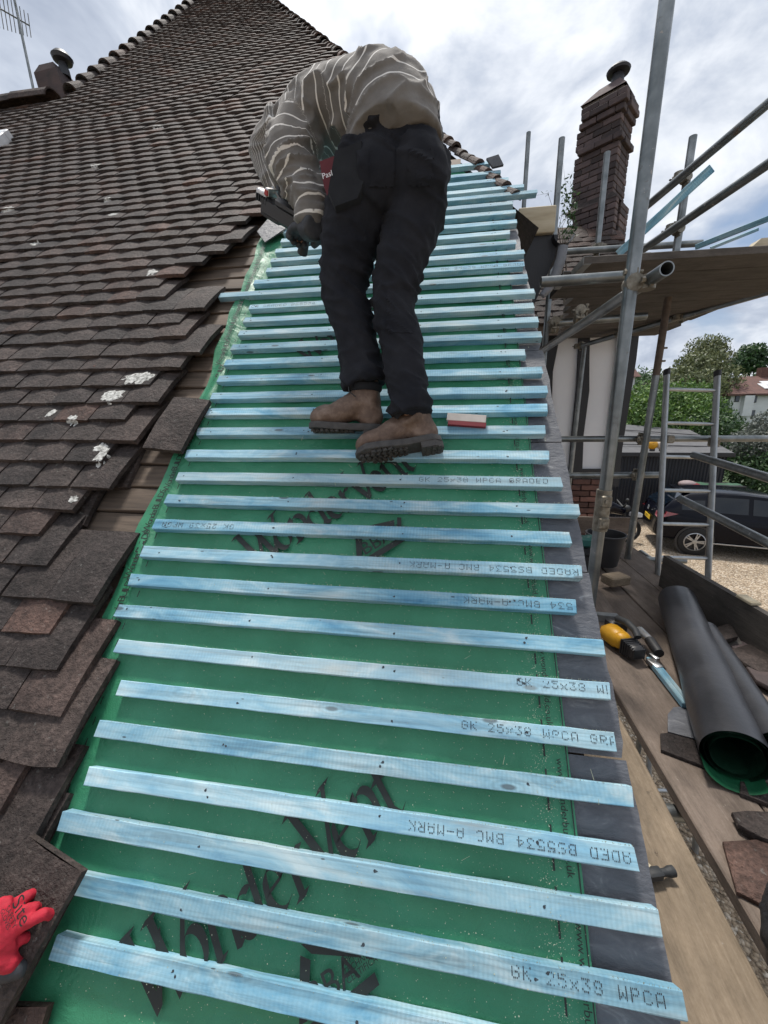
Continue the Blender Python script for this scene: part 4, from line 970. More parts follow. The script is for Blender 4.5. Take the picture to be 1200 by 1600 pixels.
# boots
def boot(name, M4, par, ankle):
    ak = M4.inverted() @ ankle
    b = MB(); b.ball((.135, 0, .058), (.070, .052, .042), 16, 12); b.ball((.165, -.002, .052), (.045, .047, .034), 16, 12); b.ball((-.035, 0, .062), (.052, .042, .052), 16, 12)
    b.sweep([(.15, 0, .055), (.09, 0, .070), (.035, 0, .095), (.0, 0, .115)], [(.050, .036), (.049, .042), (.047, .050), (.046, .052)], 16, (0, 1, 0)); b.sweep([(-.028, 0, .05), (-.022, ak.y * .35, .10), (-.024 * .4 + ak.x * .6, ak.y * .7, .10 + (ak.z - .10) * .6), ak], [(.041, .050), (.045, .053), (.047, .055), (.048, .054)], 16, (0, 1, 0))
    me = fused(b, .0065, 4, 'boot_upper')
    for v_ in me.vertices: v_.co.z = max(v_.co.z, .022)
    displace(me, lambda p: .0035 * fbm(Vector(p) * 22) + .003 * abs(mnoise.noise(Vector((p.x * 60, p.y * 12, p.z * 20)))) * (1 if .02 < p.x < .12 else 0)); me.transform(M4)
    bt = link(name, me, M_boot, par)
    out = [(-.092, 0), (-.086, .026), (-.062, .043), (-.02, .043), (.03, .040), (.08, .048), (.13, .056), (.175, .050), (.205, .028), (.214, 0), (.205, -.028), (.175, -.046), (.13, -.050), (.08, -.042), (.03, -.038), (-.02, -.041), (-.062, -.041), (-.086, -.025)]
    b = MB(); sc = lambda k_: [(x * k_ + .06 * (1 - k_), y * k_) for x, y in out]
    prof = [(1.0, .010), (1.0, .026), (.965, .031)]; vs = []; fs = []; n = len(out)
    for k_, z in [(.96, .008)] + prof: vs += [(x, y, z + (.004 if x > .15 else 0)) for x, y in sc(k_)]
    for r_i in range(3):
        for i in range(n): fs.append((r_i * n + i, r_i * n + (i + 1) % n, r_i * n + n + (i + 1) % n, r_i * n + n + i))
    fs += [tuple(range(n - 1, -1, -1)), tuple(range(3 * n, 4 * n))]; b.add(vs, fs, M4)
    b.prism([(-.09, .02), (-.06, .041), (-.012, .041), (-.018, -.039), (-.06, -.039), (-.09, -.02)], .022, M4 @ Matrix.Translation((0, 0, -.002)))
    sl = part('sole', b, M_sole, bt, 40)
    b = MB()
    for i in range(9):
        for j in range(-2, 3):
            x = .035 + i * .019; wd = .044 - abs(x - .12) * .15
            if abs(j) * .019 < wd: b.prism([(-.007, -.006), (.007, -.006), (.005, .007), (-.005, .007)], .008, M4 @ Matrix.Translation((x + .005 * (j % 2), j * .019, .005)) @ Matrix.Rotation(.5 * j, 4, 'Z'))
    for i in range(3):
        for j in range(-2, 3): b.prism([(-.006, -.006), (.006, -.006), (.006, .006), (-.006, .006)], .008, M4 @ Matrix.Translation((-.075 + i * .02, j * .015, -.012)))
    tag(part('tread', b, M_sole, sl, None), kind='stuff')
    b = MB(); b.lathe([(.052, -.014), (.060, -.004), (.060, .010), (.050, .018), (.044, .010)], 20, M4 @ Matrix.Translation(Vector((-.022, 0, .10)).lerp(ak, .72)) @ Matrix.Diagonal((1.06, .96, 1, 1))); part('collar', b, M_pouch, bt)
    b = MB()
    for i in range(5):
        x, z = .075 - i * .022, .108 + i * .017; b.sweep([(x - .004, .036, z - .012), (x + .004, .018, z + .003), (x, -.018, z + .006), (x - .006, -.036, z - .012)], .0026, 6, m=M4)
    b.sweep([(.02, .01, .17), (.05, .045, .165), (.045, .06, .135), (.02, .05, .12)], .002, 6, m=M4); tag(part('laces', b, M_grip, bt), kind='stuff')
    b = MB(); b.box((.012, 0, .19), (.004, .05, .06), M4); part('tongue', b, M_boot, bt)
    return bt
def frame(origin, fwd, up):
    x = Vector(fwd).normalized(); z = Vector(up); z = (z - x * z.dot(x)).normalized(); y = z.cross(x)
    return Matrix.Translation(origin) @ Matrix((x, y, z)).transposed().to_4x4()
boot('boot', frame(Vector((-.300, 1.395, 3.150)), (-.985, -.10, .03), (0, .16, 1)) @ Matrix.Diagonal((.90, .98, 1.0, 1)), person, Lleg[4])
boot('boot', frame(PY(652, 704, 1.315), (-.955, -.20, -.16), (-.06, .52, .84)) @ Matrix.Diagonal((.97, 1, 1, 1)), person, Rleg[4])
# pouches on the belt
def pouch(name, quad, Y0, thick, mat, par, lab=None):
    P = [PY(x, y, Y0) for x, y in quad]; n_ = Vector((0, thick, 0)); b = MB(); vs = []; c_ = sum(P, Vector()) / len(P); n = len(P)
    for s_, k_ in ((0, .92), (.25, 1.0), (.8, 1.0), (1, .94)): vs += [c_ + (p - c_) * k_ + n_ * s_ for p in P]
    fs = [tuple(range(n - 1, -1, -1)), tuple(range(3 * n, 4 * n))]
    for r_i in range(3):
        for i in range(n): fs.append((r_i * n + i, r_i * n + (i + 1) % n, r_i * n + n + (i + 1) % n, r_i * n + n + i))
    b.add(vs, fs); return part(name, b, mat, par, 50, lab)
pl_ = pouch('tool_pouch', [(522, 232), (566, 215), (570, 285), (560, 312), (522, 326), (510, 300)], 1.345, .08, M_pouch, person)
rp = pouch('tool_pouch', [(498, 250), (524, 240), (524, 300), (512, 312), (505, 290)], 1.40, .05, M_maroon, person, 'maroon flap of the tool pouch')
t = text_mesh('Pasl', .022); t.transform(frame(PY(504, 280, 1.337), (.94, -.0, .22), (0, -1, 0.05))); link('pouch_lettering', t, M_white, pl_)
pouch('tool_pouch', [(664, 262), (690, 285), (694, 348), (660, 378), (655, 330)], 1.46, .06, M_pouch, person)
# nail gun in the hands
gun = empty('nail_gun', tuple(GUN1), 'black nail gun with a silver nose held by the roofer', 'nail gun')
b = MB(); ax = (GUN1 - GUN0).normalized(); gz = Vector((0, -.35, .94)); MG = frame(GUN0, ax, gz)
b.bevbox((.105, 0, -.012), (.215, .046, .060), .010, MG); b.bevbox((.13, 0, .022), (.12, .056, .036), .012, MG); b.bevbox((.045, 0, -.024), (.10, .036, .05), .008, MG); part('casing', b, M_blackplastic, gun, 35)
b = MB(); b.bevbox((-.005, 0, .020), (.055, .034, .018), .004, MG); b.bevbox((.03, 0, .034), (.02, .050, .026), .003, MG); b.tube(MG @ Vector((-.03, .0, .006)), MG @ Vector((.04, 0, .012)), .009, seg=10); b.tube(MG @ Vector((.02, .012, .05)), MG @ Vector((.07, .012, .022)), .004, seg=8); part('nose', b, M_steel, gun, 35)
b = MB(); b.bevbox((.030, -.022, .033), (.018, .012, .018), .002, MG); part('trigger_catch', b, M_redplastic, gun, 35)
b = MB()
for i in range(5): b.bevbox((-.022 + i * .012, -.016, .004), (.005, .016, .022), .001, MG)
tag(part('nail_rake', b, M_grip, gun, None), kind='stuff')
b = MB(); b.sweep([MG @ Vector((.19, 0, .0)), MG @ Vector((.21, .01, -.05)), MG @ Vector((.20, .015, -.10))], [.018, .017, .02], 10); part('handle', b, M_grip, gun)
# card packet on the battens
pk = empty('card_packet', tuple(rw(-0.0, .94, 0)), 'small red and white card packet lying on the battens right of the boots', 'packet')
uu, vv = roof_uv(728, 660); Mk = roof_matrix(uu, vv, .012, -.10, .25, .0)
b = MB(); b.bevbox((0, .006, 0), (.135, .028, .014), .001, Mk, Matrix.Rotation(0, 3, 'Z')); part('sleeve', b, M_paper_white, pk, None)
b = MB(); b.bevbox((.004, -.0165, 0), (.131, .0165, .0145), .001, Mk); part('end_flap', b, M_paper_red, pk, None)

# ------------------------------------------------------------------ second worker: gloved hand reaching in from the left
w2 = empty('person', tuple(rw(-1.05, -.5, .05)), 'gloved hand and forearm reaching in from the left edge to hold a tile', 'person')
def RP(x, y, w): u_, v_ = roof_uv(x, y, w); return rw(u_, v_, w)
b = MB(); wr = RP(-70, 1490, .11)
b.sweep([RP(-260, 1560, .22), RP(-160, 1520, .16), wr], [.045, .04, .034], 14); b.sweep([wr, RP(-20, 1465, .10)], [(.034, .024), (.040, .018)], 12, (0, .7, .7))
link('body', fused(b, .008, 3, 'body'), M_skin, w2)
b = MB(); nrm = Vector((0, -RS, RC))
b.sweep([RP(-95, 1500, .12), wr, RP(-30, 1468, .105), RP(8, 1450, .092), RP(24, 1441, .085)], [(.040, .034), (.042, .032), (.052, .026), (.054, .021), (.046, .018)], 18, [(.3, .75, .6)] * 5)
for pts, r0 in (([(4, 1428, .088), (28, 1409, .082), (44, 1400, .070), (55, 1396, .052)], .0108), ([(18, 1436, .086), (38, 1424, .084), (53, 1418, .072), (63, 1420, .050)], .0108), ([(28, 1450, .084), (52, 1436, .084), (68, 1428, .072), (82, 1429, .050)], .0110), ([(20, 1470, .076), (36, 1466, .066), (44, 1464, .054), (48, 1466, .045)], .0100)):
    b.sweep([RP(*p) for p in pts], [r0 * 1.1, r0, r0 * .95, r0 * .8], 12); b.ball(RP(*pts[-1]), r0 * .8, 10, 8)
tp = [RP(-20, 1492, .090), RP(4, 1500, .082), RP(18, 1506, .072), RP(26, 1508, .060)]; b.sweep(tp, [.020, .018, .0155, .012], 12); b.ball(tp[-1], .0125, 10, 8)
me = fused(b, .0034, 2, 'glove'); displace(me, lambda p: .0012 * fbm(p * 60) + .0016 * abs(mnoise.noise(Vector((p.x * 40, p.y * 90, p.z * 90))))); gl = link('glove', me, M_glove, w2)
b = MB(); b.sweep([RP(-10, 1512, .070), RP(18, 1516, .064), RP(34, 1513, .056), RP(42, 1500, .050)], [.020, .018, .017, .010], 12); me = fused(b, .005, 2, 'glove_palm'); link('glove_palm', me, M_glovepalm, gl)
def on_glove(body, sz, px, py, w, dx, dy):
    t = text_mesh(body, sz); o_ = RP(px, py, w); d = (RP(px + dx, py + dy, w) - o_).normalized(); t.transform(frame(o_, d, nrm)); link('glove_lettering', t, M_print, gl)
on_glove('Site', .034, 18, 1412, .112, 12, 32); on_glove('SAFETY', .013, 8, 1420, .116, 12, 32); on_glove('GLOVES', .011, 0, 1424, .119, 12, 32)
ht = empty('loose_roof_tile', tuple(RP(20, 1530, .03)), 'grey clay tile under the red glove, held at the bottom left corner', 'tile')
q0, q1 = RP(86, 1452, .035), RP(-5, 1625, .03); dv = (q0 - q1).normalized()
xx = dv.cross(nrm).normalized(); Mt = Matrix.Translation(q1 - xx * .0815 + nrm * 0) @ Matrix((xx, dv, nrm)).transposed().to_4x4()
link('tile_body', TILE_ME[3], M_tile, ht, Mt)

# ------------------------------------------------------------------ scaffolding
TR = 0.02415
scaf = empty('scaffold', (0.9, 2.6, 0), 'galvanised tube scaffold along the gable with an upper lift', 'scaffold')
TUBES = []
def stube(name, p0, p1, mat=None, par=None, inner=True, r=TR):
    b = MB(); b.tube(p0, p1, r, seg=20, inner=0.004 if inner else None, caps=not inner); o = part(name, b, mat or M_galv, par or scaf, 50); return o
def coupler(p, d1, d2, par=None):
    """swivel clamp: two saddles with flaps and bolts"""
    p = Vector(p); d1 = Vector(d1).normalized(); d2 = Vector(d2).normalized(); b = MB(); n_ = d1.cross(d2).normalized()
    for d, s_ in ((d1, -1), (d2, 1)):
        c_ = p + n_ * (TR * s_); b.tube(c_ - d * .024, c_ + d * .024, TR + .007, seg=14); side = d.cross(n_).normalized()
        b.bevbox((0, 0, 0), (.046, .022, .016), .003, Matrix.Translation(c_ + side * (TR + .014)) @ Matrix((d, side, n_)).transposed().to_4x4())
        b.bevbox((0, 0, 0), (.040, .020, .014), .003, Matrix.Translation(c_ - side * (TR + .012)) @ Matrix((d, side, n_)).transposed().to_4x4())
        b.tube(c_ + side * (TR + .016) - n_ * .03, c_ + side * (TR + .016) + n_ * .03, .006, seg=8); b.tube(c_ + side * (TR + .016) + n_ * .024, c_ + side * (TR + .016) + n_ * .036, .011, seg=6)
    return part('coupler', b, M_clamp, par or scaf, 40)
VZ = Vector((0, 0, 1)); VX = Vector((1, 0, 0)); VY = Vector((0, 1, 0))
SX, SY = 0.677, 1.75
stube('standard', (SX - .004, SY, 0.02), (SX - .004, SY, 2.86)); stube('standard', (SX, SY, 2.865), (SX, SY, 5.6))
b = MB(); b.tube((SX - .002, SY, 2.72), (SX - .002, SY, 2.90), TR + .006, seg=18)
for z in (2.76, 2.855): b.bevbox((SX - .002, SY - .033, z), (.040, .018, .050), .005); b.tube((SX - .002, SY - .05, z), (SX - .002, SY - .03, z), .010, seg=8)
part('sleeve_joint', b, M_clamp, scaf, 40)
# transom seen end on, running back from the tall standard, and a short cross tube
tz = 3.695; TX = SX + .058
stube('ledger', (TX, 1.62, tz), (TX - .03, 4.9, tz + .02)); coupler((SX + .03, SY, tz - .005), VZ, VY)
q0, q1 = on_y(845, 441, 2.22), on_y(985, 431, 2.22); stube('transom', q0, q1 + Vector((.03, 0, .0)))
stube('transom', on_y(866, 505, 3.1), on_y(1010, 494, 3.1)); coupler(on_y(905, 492, 2.75), VX, VY); coupler(on_y(866, 508, 3.1), VX, VY)
# standards of the upper lift
def std(name, x0, y0, dep, z0, z1=None):
    p = at(x0, y0, dep); return stube(name, (p.x, p.y, z0), (p.x, p.y, p.z if z1 is None else z1)), p
_, pa = std('standard', 878, 216, 3.1, 0.02); _, pb = std('standard', 949, 238, 3.3, 4.12); _, pc = std('standard', 1083, 213, 2.62, 4.10); _, pd = std('standard', 826, 207, 4.3, 0.02)
r1a, r1b = at(1000, 331, 2.72), at(1065, 276, 2.42); d1 = (r1b - r1a).normalized(); stube('guard_rail', r1a, r1b + d1 * 1.7)
r2a, r2b = at(996, 396, 2.72), at(1053, 357, 2.42); d2 = (r2b - r2a).normalized(); stube('guard_rail', r2a, r2b + d2 * 1.7)
coupler(at(1066, 277, 2.50), VZ, d1); coupler(at(1054, 358, 2.50), VZ, d2)
q0, q1 = at(870, 394, 3.3), at(1097, 380, 3.0); stube('guard_rail', q0, q1); coupler(at(934, 388, 3.26), VX, VZ)
# deck-level rails at the far end and on the outside
q0, q1 = on_y(872, 686, 3.42), on_y(1290, 685, 3.42); stube('guard_rail', q0, q1); q0, q1 = on_y(872, 743, 3.40), on_y(1029, 742, 3.40); stube('guard_rail', q0, q1)
cs = on_y(1012, 660, 3.33); stube('standard', (cs.x - .02, 3.33, .02), (cs.x + .01, 3.33, 3.50)); o = stube('standard', (cs.x + .01, 3.33, 3.50), (cs.x + .015, 3.33, 4.03), M_rust)
coupler((cs.x, 3.375, on_y(1000, 686, 3.4).z), VZ, VX); coupler((cs.x, 3.375, on_y(1000, 742, 3.4).z), VZ, VX)
b = MB()
for k_ in (0, 1): b.tube((cs.x + .012, 3.33, 3.60 + k_ * .09), (cs.x + .055, 3.32, 3.60 + k_ * .09), .007, seg=8)
tag(part('sleeve_bolts', b, M_clamp, scaf), kind='stuff')
stube('guard_rail', at(1084, 711, 2.72), at(1270, 768, 1.75), inner=False); stube('guard_rail', at(1063, 779, 2.72), at(1270, 884, 1.75), inner=False)
ws = on_y(903, 640, 4.95); stube('standard', (ws.x - .02, 4.95, .02), (ws.x, 4.95, 4.0))
q0, q1 = at(905, 541, 4.4), at(1215, 452, 2.75); stube('ledger', q0, q1); coupler(q0.lerp(q1, .30), VZ, q1 - q0); coupler(q0.lerp(q1, .62), VZ, q1 - q0); coupler(q0, VZ, q1 - q0)
stube('transom', (0.42, .62, DECK - .075), (2.0, .66, DECK - .075)); stube('transom', (0.5, 1.62, DECK - .075), (2.0, 1.64, DECK - .075)); stube('transom', (0.6, 2.62, DECK - .075), (2.0, 2.62, DECK - .075)); stube('transom', (.5, 1.10, DECK - .075), (2.0, 1.12, DECK - .075)); stube('transom', (.8, 3.55, DECK - .075), (2.1, 3.55, DECK - .075))
for yy in (1.64, 3.4): stube('standard', (1.90, yy, .02), (1.90, yy, DECK - .02))
stube('ledger', (1.84, .4, DECK - .125), (1.90, 3.9, DECK - .125)); stube('ledger', (.55, .4, DECK - .125), (.62, 3.9, DECK - .125))
# ---- boards
def board(name, p0, p1, wid, thick, mat, label, up=(0, 0, 1), band=True, cat='board', group=None, seed=0):
    """plank from p0 to p1 (centre of the top face), long axis local X"""
    p0, p1 = Vector(p0), Vector(p1); L = (p1 - p0).length; M4 = frame(p0.lerp(p1, .5), p1 - p0, up); r = random.Random(seed or int(p0.x * 999 + p0.y * 77)); n = 10; b = MB(); vs = []; fs = []
    for i in range(n + 1):
        x = -L / 2 + L * i / n; e = r.uniform(-.0015, .0015); f_ = r.uniform(-.0015, .0015); z = r.uniform(-.001, .001); h = wid / 2; c_ = .004
        vs += [(x, -h + e, -thick), (x, h + f_, -thick), (x, h + f_, -c_ + z), (x, h + f_ - c_, z), (x, -h + e + c_, z), (x, -h + e, -c_ + z)]
    for i in range(n):
        for k_ in range(6): fs.append((i * 6 + k_, i * 6 + (k_ + 1) % 6, i * 6 + 6 + (k_ + 1) % 6, i * 6 + 6 + k_))
    fs += [tuple(range(5, -1, -1)), tuple(n * 6 + i for i in range(6))]; b.add(vs, fs)
    e_ = empty(name, tuple(p0), label, cat, group); link('plank_body', b.mesh('plank', 35), mat, e_, M4)
    if band:
        for s_ in (-1, 1):
            b = MB(); b.box((s_ * (L / 2 + .0012), 0, -thick / 2), (.0024, wid * .99, thick * .96), M4)
            b.box((s_ * (L / 2 - .02), 0, .0014), (.042, wid * .985, .0022), M4); b.box((s_ * (L / 2 - .02), 0, -thick - .0014), (.042, wid * .985, .0022), M4); part('end_band', b, M_endband, e_, None)
    return e_
GB = 'boards of the lower scaffold deck'
board('scaffold_board', (.555, .12, DECK - .012), (.635, 2.30, DECK - .012), .228, .038, M_board_tan, 'tan scaffold board closest to the slate verge, with a hammer on it', group=GB)
X2 = [(.842, .10, .895, 3.0, 'brown deck board across the open gap from the tan board'), (1.075, .10, 1.14, 3.9, 'deck board under the yellow nail gun, running to the far end board'), (1.305, .10, 1.375, 3.9, 'deck board beneath the large black roll'), (1.53, .10, 1.605, 3.9, 'outermost deck board along the upright toe board')]
for i, (xa, ya, xb, yb, lb) in enumerate(X2): board('scaffold_board', (xa, ya, DECK), (xb, yb, DECK), .226, .038, M_board, lb, group=GB)
board('scaffold_board', (.90, 2.2, DECK + .038), (1.00, 3.88, DECK + .038), .225, .036, M_board, 'lapped deck board behind the tall standard, next to the bucket', group=GB)
t0, t1 = on_z(1046, 868, 2.275), on_z(1200, 955, 2.275); d = (t1 - t0).normalized()
board('toe_board', t0 + Vector((0, 0, -.112)), t0 + d * 2.3 + Vector((0, 0, -.112)), .224, .038, M_board_dark, 'dark toe board on edge along the gravel side of the deck', up=(1, -.05, 0), band=False)
b = MB(); c_ = t0 + d * .70; b.bevbox((0, 0, 0), (.10, .05, .018), .004, frame(c_ + Vector((-.02, 0, .012)), d, (0, 0, 1)))
tag(link('timber_offcut', b.mesh('offcut', 30), M_pale), 'pale timber offcut resting on top of the dark toe board', 'offcut')
q0, q1 = on_y(884, 808, 3.86), on_y(1000, 810, 3.86); h_ = q0.z - DECK - .05
board('toe_board', (q0.x, 3.88, DECK + .05 + h_ / 2), (q1.x, 3.90, DECK + .05 + h_ / 2), h_, .036, M_board, 'toe board standing across the far end of the deck below the black posts', up=(0, -1, 0), band=False)
b = MB(); b.bevbox(tuple(on_y(993, 806, 3.80) + Vector((0, 0, .012))), (.09, .07, .04), .006); tag(link('packing_block', b.mesh('block', 30), M_white), 'small white block on the end toe board at the pole foot', 'block')
# upper platform of boards lying along X
PZ = 4.06
rr = random.Random(3); names = ['front', 'second', 'third', 'fourth', 'fifth', 'sixth', 'seventh', 'eighth', 'ninth', 'tenth']
pf = on_z(912, 412, PZ); GU = 'boards of the upper scaffold platform'
yb = pf.y + .115
for i in range(10):
    xl = pf.x + .02 + (.12 * i if i else 0) + (rr.uniform(-.03, .05)); xl = {0: pf.x, 1: pf.x - .05, 2: pf.x - .02}.get(i, pf.x + .05 * i)
    board('platform_board', (xl, yb, PZ + .038), (2.22 + rr.uniform(-.06, .03), yb + .02, PZ + .038), .222, .038, M_board_dark, '%s board of the upper platform counted from the camera side' % names[i], group=GU, band=(i < 2)); yb += .228
p0 = on_z(1003, 398, PZ + .075)
board('platform_board', (p0.x, p0.y + .10, PZ + .080), (2.45, p0.y + .14, PZ + .080), .225, .038, M_board_dark, 'board lying on top of the upper platform edge right of the tall standard', group=GU, band=True)
b = MB()
for k_ in range(26):
    b.bevbox((p0.x + .06 + k_ * .045, p0.y - .012 + .001 * k_, PZ + .064), (.024, .004, .010), .001)
b2 = MB(); b2.box((p0.x + .62, p0.y - .0095 + .013, PZ + .061), (1.22, .003, .034)); es = empty('edge_strip', (p0.x, p0.y, PZ), 'perforated grey metal strip along the upper platform edge', 'strip'); part('strip', b2, M_endband, es, None); tag(part('slots', b, M_grip, es, None), kind='stuff')
for (a0, a1, lb, sz) in [((966, 397, 2.42), (1112, 263, 2.06), 'pale blue timber leaning up from the upper platform past the tall standard', (.062, .046)), ((1088, 386, 2.55), (1230, 330, 2.2), 'blue timber lying on the upper platform at the right edge', (.045, .03)), ((1110, 388, 2.85), (1185, 358, 2.7), 'thin grey batten on the upper platform behind the blue timber', (.03, .02))]:
    A_, B_ = at(*a0), at(*a1); L = (B_ - A_).length; b = MB(); b.bevbox((0, 0, 0), (L, sz[0], sz[1]), .002); o = link('timber_length', b.mesh('timber', 30), M_batten, None, frame(A_.lerp(B_, .5), B_ - A_, (0, -.4, 1))); tag(o, lb, 'timber')
b = MB(); P = [at(1165, 395, 2.9), at(1190, 372, 2.9), at(1260, 365, 2.9), at(1260, 395, 2.9)]; b.add(P + [p + Vector((0, .1, 0)) for p in P], [(0, 1, 2, 3), (7, 6, 5, 4), (0, 4, 5, 1), (1, 5, 6, 2), (2, 6, 7, 3), (3, 7, 4, 0)]); tag(link('plywood_sheet', b.mesh('ply'), M_pale), 'pale sloping sheet edge on the upper platform at the far right', 'sheet')
# ---- ladder
lad = empty('ladder', (1.75, 2.55, 0), 'grey metal ladder with black end caps standing outside the deck', 'ladder')
L0, L1 = at(1042, 580, 2.9), at(1121, 582, 2.9); dl = (at(1029, 885, 2.9) - at(1042, 580, 2.9) + Vector((0, .0, 0))); dl = Vector((-.018, -.33, -1.40)).normalized()
for P in (L0, L1):
    e1 = P + dl * (P.z / -dl.z); b = MB(); nseg = 2
    b.sweep([P, e1], [(.017, .030)] * 2, 12, (1, 0, 0)); part('stile', b, M_alu, lad, 50)
    b = MB(); b.sweep([P - dl * .012, P + dl * .03], [(.020, .033)] * 2, 12, (1, 0, 0)); part('end_cap', b, M_blackplastic, lad, 50)
for k_ in range(13):
    s_ = .135 + .252 * k_; b = MB(); b.tube(L0 + dl * s_, L1 + dl * s_, .013, seg=12); part('rung', b, M_alu, lad, 50)
b = MB(); q = on_y(1043, 686, 3.40); b.bevbox(tuple(q + Vector((0, -.02, 0))), (.05, .07, .06), .006); q = on_y(1113, 690, 3.36); b.bevbox(tuple(q + Vector((0, -.02, 0))), (.05, .07, .07), .006); tag(part('ladder_clip', b, M_clamp, lad, 40), kind='stuff')

# ------------------------------------------------------------------ things on the lower deck
def roll(name, A_, B_, r, label, lip=True):
    root = empty(name, (A_.x, A_.y, DECK), label, 'roll'); ax = (B_ - A_).normalized(); side = ax.cross(VZ).normalized(); up = side.cross(ax)
    L = (B_ - A_).length
    def sheet(rs, t0, t1, x0, x1, n=48, sgn=1):
        b = MB(); m = 14
        for k_ in range(m + 1):
            x = x0 + (x1 - x0) * k_ / m; wob = 1 + .012 * math.sin(x * 5 + 1)
            for i in range(n + 1):
                t = t0 + (t1 - t0) * i / n; rr_ = rs(i / n) * wob * (1 + .01 * math.sin(3 * t + x * 4) + .045 * mnoise.noise(Vector((math.cos(t) * 1.2, math.sin(t) * 1.2, x * 3.5))) * (1 if x > .02 else .5)); b.v.append(tuple(A_ + ax * x + side * (rr_ * math.cos(t)) + up * (rr_ * math.sin(t))))
        for k_ in range(m):
            for i in range(n): a0 = k_ * (n + 1) + i; b.f.append((a0, a0 + 1, a0 + n + 2, a0 + n + 1))
        return b
    part('outer_skin', sheet(lambda s_: r, 0, 2 * math.pi, 0, L), M_black, root, 180); part('lining', sheet(lambda s_: r - .004 - .028 * s_, -1.2, -1.2 + 4.1 * math.pi, .004, L - .004, 90), M_rollshade, root, 180)
    if lip: part('green_lip', sheet(lambda s_: r * (.98 - .05 * math.sin(s_ * math.pi)), -2.75, -.55, -.045, .02, 24), M_rollgreen, root, 180)
    b = MB(); b.add([tuple(A_ + ax * (L - .002) + side * (r * .97 * math.cos(2 * math.pi * i / 24)) + up * (r * .97 * math.sin(2 * math.pi * i / 24))) for i in range(24)], [tuple(range(24))]); part('far_end', b, M_black, root, None)
    return root
r_ = .092; A_ = on_z(1150, 1184, DECK + r_ + .004); B_ = on_z(1058, 938, DECK + r_ + .004); roll('underlay_roll', A_, B_, r_, 'large roll of underlay, black outside and green inside, on the deck boards')
A2 = on_z(1215, 1165, DECK + .13); B2 = on_z(1105, 985, DECK + .10); roll('underlay_roll', A2, B2, .046, 'thinner black roll lying against the far side of the large roll', False)
b = MB(); c_ = on_z(1108, 1000, DECK + .02); b.bevbox((0, 0, 0), (.16, .022, .02), .002, frame(c_, (.15, -1, 0), (0, 0, 1))); tag(link('lath_offcut', b.mesh('lath', 30), M_pale), 'short pale lath between the rolls and the toe board', 'offcut')
# yellow nail gun
ng = empty('nail_gun', tuple(on_z(975, 1010, DECK)), 'yellow and black cordless nail gun lying on the deck boards', 'nail gun')
g0, g1 = on_z(952, 985, DECK + .055), on_z(1012, 1030, DECK + .055); ax = (g1 - g0).normalized(); MN = frame(g0 + Vector((.025, .0, .005)), ax, (0, 0, 1)) @ Matrix.Scale(1.12, 4)
def pill(c_, s_, b_=.012): bb = MB(); bb.bevbox(c_, s_, b_, MN); return bb
part('motor_housing', pill((.040, -.030, -.004), (.115, .085, .085), .022).bevbox((.085, -.03, .0), (.06, .07, .075), .016, MN), M_yellow, ng, 50)
part('battery', pill((-.030, .030, .006), (.060, .085, .062), .01), M_blackplastic, ng, 40)
bb = MB(); bb.sweep([MN @ Vector(p) for p in ((-.01, .015, .052), (.05, .012, .066), (.11, .005, .060), (.14, -.005, .045))], [.017, .018, .017, .016], 12); part('handle', bb, M_grip, ng)
bb = MB()
for k_ in range(7): bb.bevbox((.120 + k_ * .011, -.03, -.004), (.006, .075 - k_ * .003, .072 - k_ * .004), .003, MN)
bb.bevbox((.15, -.03, -.006), (.075, .058, .058), .010, MN); part('motor_cap', bb, M_blackplastic, ng, 40)
bb = MB(); q0, q1, q2 = MN @ Vector((.035, .098, .01)), MN @ Vector((.12, .075, .012)), MN @ Vector((.205, .045, .004)); bb.tube(q0, q1, .021, seg=18); part('gas_cylinder', bb, M_steel, ng)
bb = MB(); bb.sweep([q1, q1.lerp(q2, .5), q2], [.023, .024, .022], 16); part('nose_cover', bb, M_blackplastic, ng)
bb = MB(); bb.bevbox((.225, .012, -.030), (.060, .032, .020), .003, MN); bb.bevbox((.20, .03, -.02), (.04, .02, .03), .003, MN); part('contact_foot', bb, M_steel, ng, 40)
A_, B_ = on_z(1016, 1030, DECK + .02), on_z(1074, 1103, DECK + .02); b = MB(); L = (B_ - A_).length; b.bevbox((0, 0, 0), (L, .038, .024), .002); o = link('batten_offcut', b.mesh('offcut', 30), M_batten, None, frame(A_.lerp(B_, .5), B_ - A_, (0, 0, 1))); tag(o, 'blue batten offcut lying between the yellow nail gun and the large roll', 'offcut')
def slab(name, pxs, z, th, mat, label, cat='tile', tilt=0.0, curve=0.0):
    P = [on_z(x, y, z) for x, y in pxs]; c_ = sum(P, Vector()) / len(P); n = len(P); b = MB(); r = random.Random(len(label)); vs = []
    for k_, (zz_, s_) in enumerate(((0, .985), (.3, 1.0), (.85, 1.0), (1.0, .975))): vs += [c_ + (p - c_) * s_ + Vector((0, 0, th * zz_ + tilt * (p - c_).x)) for p in P]
    vs += [c_ + Vector((0, 0, th + curve))]; fs = [tuple(range(n - 1, -1, -1))]
    for q in range(3):
        for i in range(n): fs.append((q * n + i, q * n + (i + 1) % n, q * n + n + (i + 1) % n, q * n + n + i))
    fs += [(3 * n + i, 3 * n + (i + 1) % n, 4 * n) for i in range(n)]; b.add(vs, fs); return tag(link(name, b.mesh(name, 40), mat), label, cat)
slab('slate_offcut', [(1043, 1118), (1052, 1107), (1062, 1106), (1098, 1120), (1100, 1160), (1088, 1157), (1043, 1145)], DECK + .001, .007, M_slate, 'grey slate offcut with clipped corners tucked against the large roll', 'slate')
